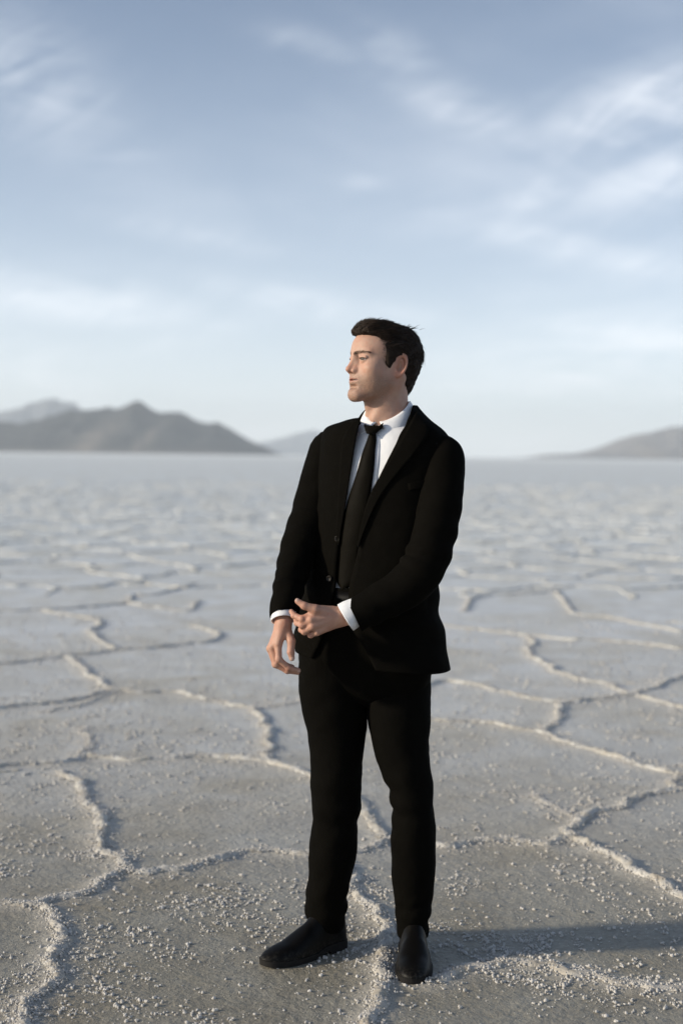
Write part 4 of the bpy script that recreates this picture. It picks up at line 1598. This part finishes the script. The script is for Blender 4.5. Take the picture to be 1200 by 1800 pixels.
# upper teeth glimpsed between the lips
g = []
for z_ in np.linspace(-.0625, -.0540, 4):
    g.append([(.0865 - 5.0 * (y_ ** 2) / .2 * .35, y_, z_) for y_ in np.linspace(-.017, .017, 18)])
g = np.array(g)
solid(child('teeth', to_world(g.reshape(-1, 3)), grid_faces(4, 18), M_TOOTH, body), 0.002, 0)

# --- hair
HLU = np.array([-.16, -.100, -.070, -.045, -.032, -.024, -.014, .005, .030, .050, .062, .070, .078, .12])
HLF = np.array([-.075, -.060, -.048, -.036, -.028, .022, .030, .032, .036, .040, .052, .070, .12, .14])


def hair_sdf(p):
    A = np.abs(p[1])
    q = (p[0], A, p[2])
    d = ell(q, (-.014, 0, .024), (.106, .082, .083))
    d = smin(d, ell(q, (-.050, 0, -.030), (.052, .058, .070)), .03)
    d = smin(d, ell(q, (.048, .008, .082), (.046, .046, .022)), .025)      # quiff over the forehead
    d = smin(d, ell(q, (.067, .006, .081), (.020, .040, .019)), .018)
    d = smin(d, ell(q, (-.005, 0, .080), (.075, .055, .026)), .03)
    d = smin(d, ell(q, (.016, .0665, -.004), (.013, .0085, .022)), .012)     # sideburns
    lim = np.interp(p[2], HLU, HLF).astype(np.float32)
    d = smax(d, p[0] - lim - .02 * np.clip((.05 - A) / .05, 0, 1) * (p[2] > .05), .008)
    d = smax(d, -(p[2] + .103 + .25 * (p[0] + .075)), .010)
    # clear the ear
    d = smax(d, -ell(q, (-.018, .086, -.016), (.020, .022, .030)), .006)
    n = vnoise3(p[0] * 45 + p[2] * 20 + 3, A * 190 + p[2] * 60, p[2] * 110 + p[0] * 40, 3) - 0.5
    n2 = vnoise3(p[0] * 90 + p[2] * 60, p[1] * 380, p[2] * 260 + p[0] * 90, 4) - 0.5
    calm = 1 - .8 * np.clip((p[0] + .005) / .02, 0, 1) * np.clip((.06 - p[2]) / .03, 0, 1)
    return d + .0022 + (n * 0.011 + n2 * 0.005) * calm


lo, hi = (-.13, -.10, -.125), (.125, .10, .135)
p = sdf_grid(lo, hi, 0.0024)
v, f = surface_nets(hair_sdf(p), lo, 0.0024)
hair = child('hair', to_world(v), f, M_HAIR)


def strands(name, roots, dirs, curl, length, rad, mat, parent, seg=4):
    n = len(roots)
    pts = [roots]
    d = dirs / np.linalg.norm(dirs, axis=1, keepdims=True)
    for s_ in range(seg):
        pts.append(pts[-1] + d * (length / seg)[:, None])
        d = d + curl
        d /= np.linalg.norm(d, axis=1, keepdims=True)
    pts = np.stack(pts, 1)
    tan = pts[:, -1] - pts[:, 0]
    tan /= np.linalg.norm(tan, axis=1, keepdims=True)
    a = np.cross(tan, RNG.normal(0, 1, (n, 3)))
    a /= np.linalg.norm(a, axis=1, keepdims=True)
    b_ = np.cross(tan, a)
    taper = np.array([1, 1, .85, .6, .12])[:seg + 1] if seg == 4 else np.linspace(1, .1, seg + 1)
    vs = []
    for k in range(3):
        t_ = 2.0944 * k
        vs.append(pts + (a * math.cos(t_) + b_ * math.sin(t_))[:, None, :] * (rad[:, None] * taper[None])[..., None])
    vs = np.stack(vs, 2)                    # n, seg+1, 3, 3
    base = np.arange(n)[:, None, None] * (seg + 1) * 3
    i = np.arange(seg)[None, :, None] * 3
    k = np.arange(3)[None, None, :]
    k2 = (k + 1) % 3
    f = np.stack(np.broadcast_arrays(base + i + k, base + i + k2, base + i + 3 + k2, base + i + 3 + k), -1).reshape(-1, 4)
    clump = vnoise3(roots[:, 0] * 70, roots[:, 1] * 190, roots[:, 2] * 150, 9)
    tone = np.repeat(np.clip(0.45 * RNG.random(n) ** 1.5 + 0.75 * (clump - 0.25), 0, 1), (seg + 1) * 3)
    o = child(name, to_world(vs.reshape(-1, 3)), f, mat, parent, attr={'tone': tone})
    return o


# locks over the hair mass
cen = np.array((-.01, 0, .02))
pick = RNG.choice(len(v), 36000)
rt = v[pick]
nr = (rt - cen) / np.array((.105, .083, .09)) ** 2
nr /= np.linalg.norm(nr, axis=1, keepdims=True)
back = np.tile(np.array((-1.0, 0.10, -.35)), (len(rt), 1))
back[:, 2] -= 1.2 * sstep(.06, -.02, rt[:, 2])
front = sstep(.045, .075, rt[:, 0]) * sstep(.06, .08, rt[:, 2])
back = back * (1 - front[:, None]) + np.array((-.25, 0.75, .75)) * front[:, None]
tang = back - nr * (back * nr).sum(1, keepdims=True)
tang /= np.linalg.norm(tang, axis=1, keepdims=True) + 1e-9
dirs = tang + nr * RNG.uniform(0.0, 0.20, (len(rt), 1)) + RNG.normal(0, .13, (len(rt), 3))
ln = RNG.uniform(.014, .032, len(rt)) * np.where(rt[:, 2] < .02, .55, 1.0) * np.where((rt[:, 0] > -.01) & (rt[:, 2] < .035), .35, 1.0)
ok = RNG.random(len(rt)) < 2
strands('hair_strands', (rt - nr * .002)[ok], dirs[ok], -nr[ok] * 0.13, ln[ok], RNG.uniform(.00025, .0005, len(rt))[ok], M_STRAND, hair)
# short hairs thinning out over the skin along the hairline
hs = HEADV
lim = np.interp(hs[:, 2], HLU, HLF) + .02 * np.clip((.05 - np.abs(hs[:, 1])) / .05, 0, 1) * (hs[:, 2] > .05)
dd = hs[:, 0] - lim
m = (dd > -.006) & (dd < .012) & (hs[:, 2] > -.026) & (hs[:, 2] < .085) & (RNG.random(len(hs)) < np.clip(1 - dd / .012, 0, 1) ** 2 * 0.75)
m &= (np.abs(hs[:, 1]) < .0735)
rt = hs[m]
nr = rt / np.linalg.norm(rt, axis=1, keepdims=True)
dr = np.tile((-.9, 0.0, -.35), (len(rt), 1))
dr[:, 2] -= 1.0 * sstep(.03, -.01, rt[:, 2])
dr = dr - nr * (dr * nr).sum(1, keepdims=True) + nr * 0.18 + RNG.normal(0, .18, (len(rt), 3))
strands('hairline', rt - nr * .0008, dr, -nr * .05, RNG.uniform(.006, .012, len(rt)), RNG.uniform(.0002, .00038, len(rt)), M_STRAND, hair)
# a few tufts standing up at the crown
nt_ = 46
rt = np.c_[RNG.normal(-.058, .012, nt_), RNG.normal(.012, .014, nt_), np.full(nt_, .098)]
strands('cowlick', rt, np.c_[RNG.normal(-.75, .3, nt_), RNG.normal(.1, .3, nt_), RNG.uniform(.35, .9, nt_)], np.tile((-.12, 0, -.10), (nt_, 1)), RNG.uniform(.014, .027, nt_), np.full(nt_, .0006), M_HAIR, hair)
# brows
for sgn in (1, -1):
    n_ = 420
    s_ = RNG.random(n_)
    rt = np.c_[.0975 - .034 * s_ ** 1.6 - 0.001, (.006 + .048 * s_) * sgn, .0128 + .0060 * np.sin(s_ * 2.2) + RNG.normal(0, .0026, n_) * (1.2 - .6 * s_)]
    # sit on the skin: march along -F until the field is near zero
    for _ in range(12):
        fv = head_sdf((rt[:, 0].astype(np.float32), rt[:, 1].astype(np.float32), rt[:, 2].astype(np.float32)))
        rt[:, 0] -= np.clip(fv, -.004, .004) * 0.9
    dr = np.c_[-.35 - .5 * s_, np.full(n_, .8 * sgn), .45 - .6 * s_] + RNG.normal(0, .15, (n_, 3))
    strands('eyebrow', rt, dr, np.tile((-.05, 0, -.03), (n_, 1)), RNG.uniform(.005, .009, n_), RNG.uniform(.0003, .0005, n_), M_BROW, body, 3)
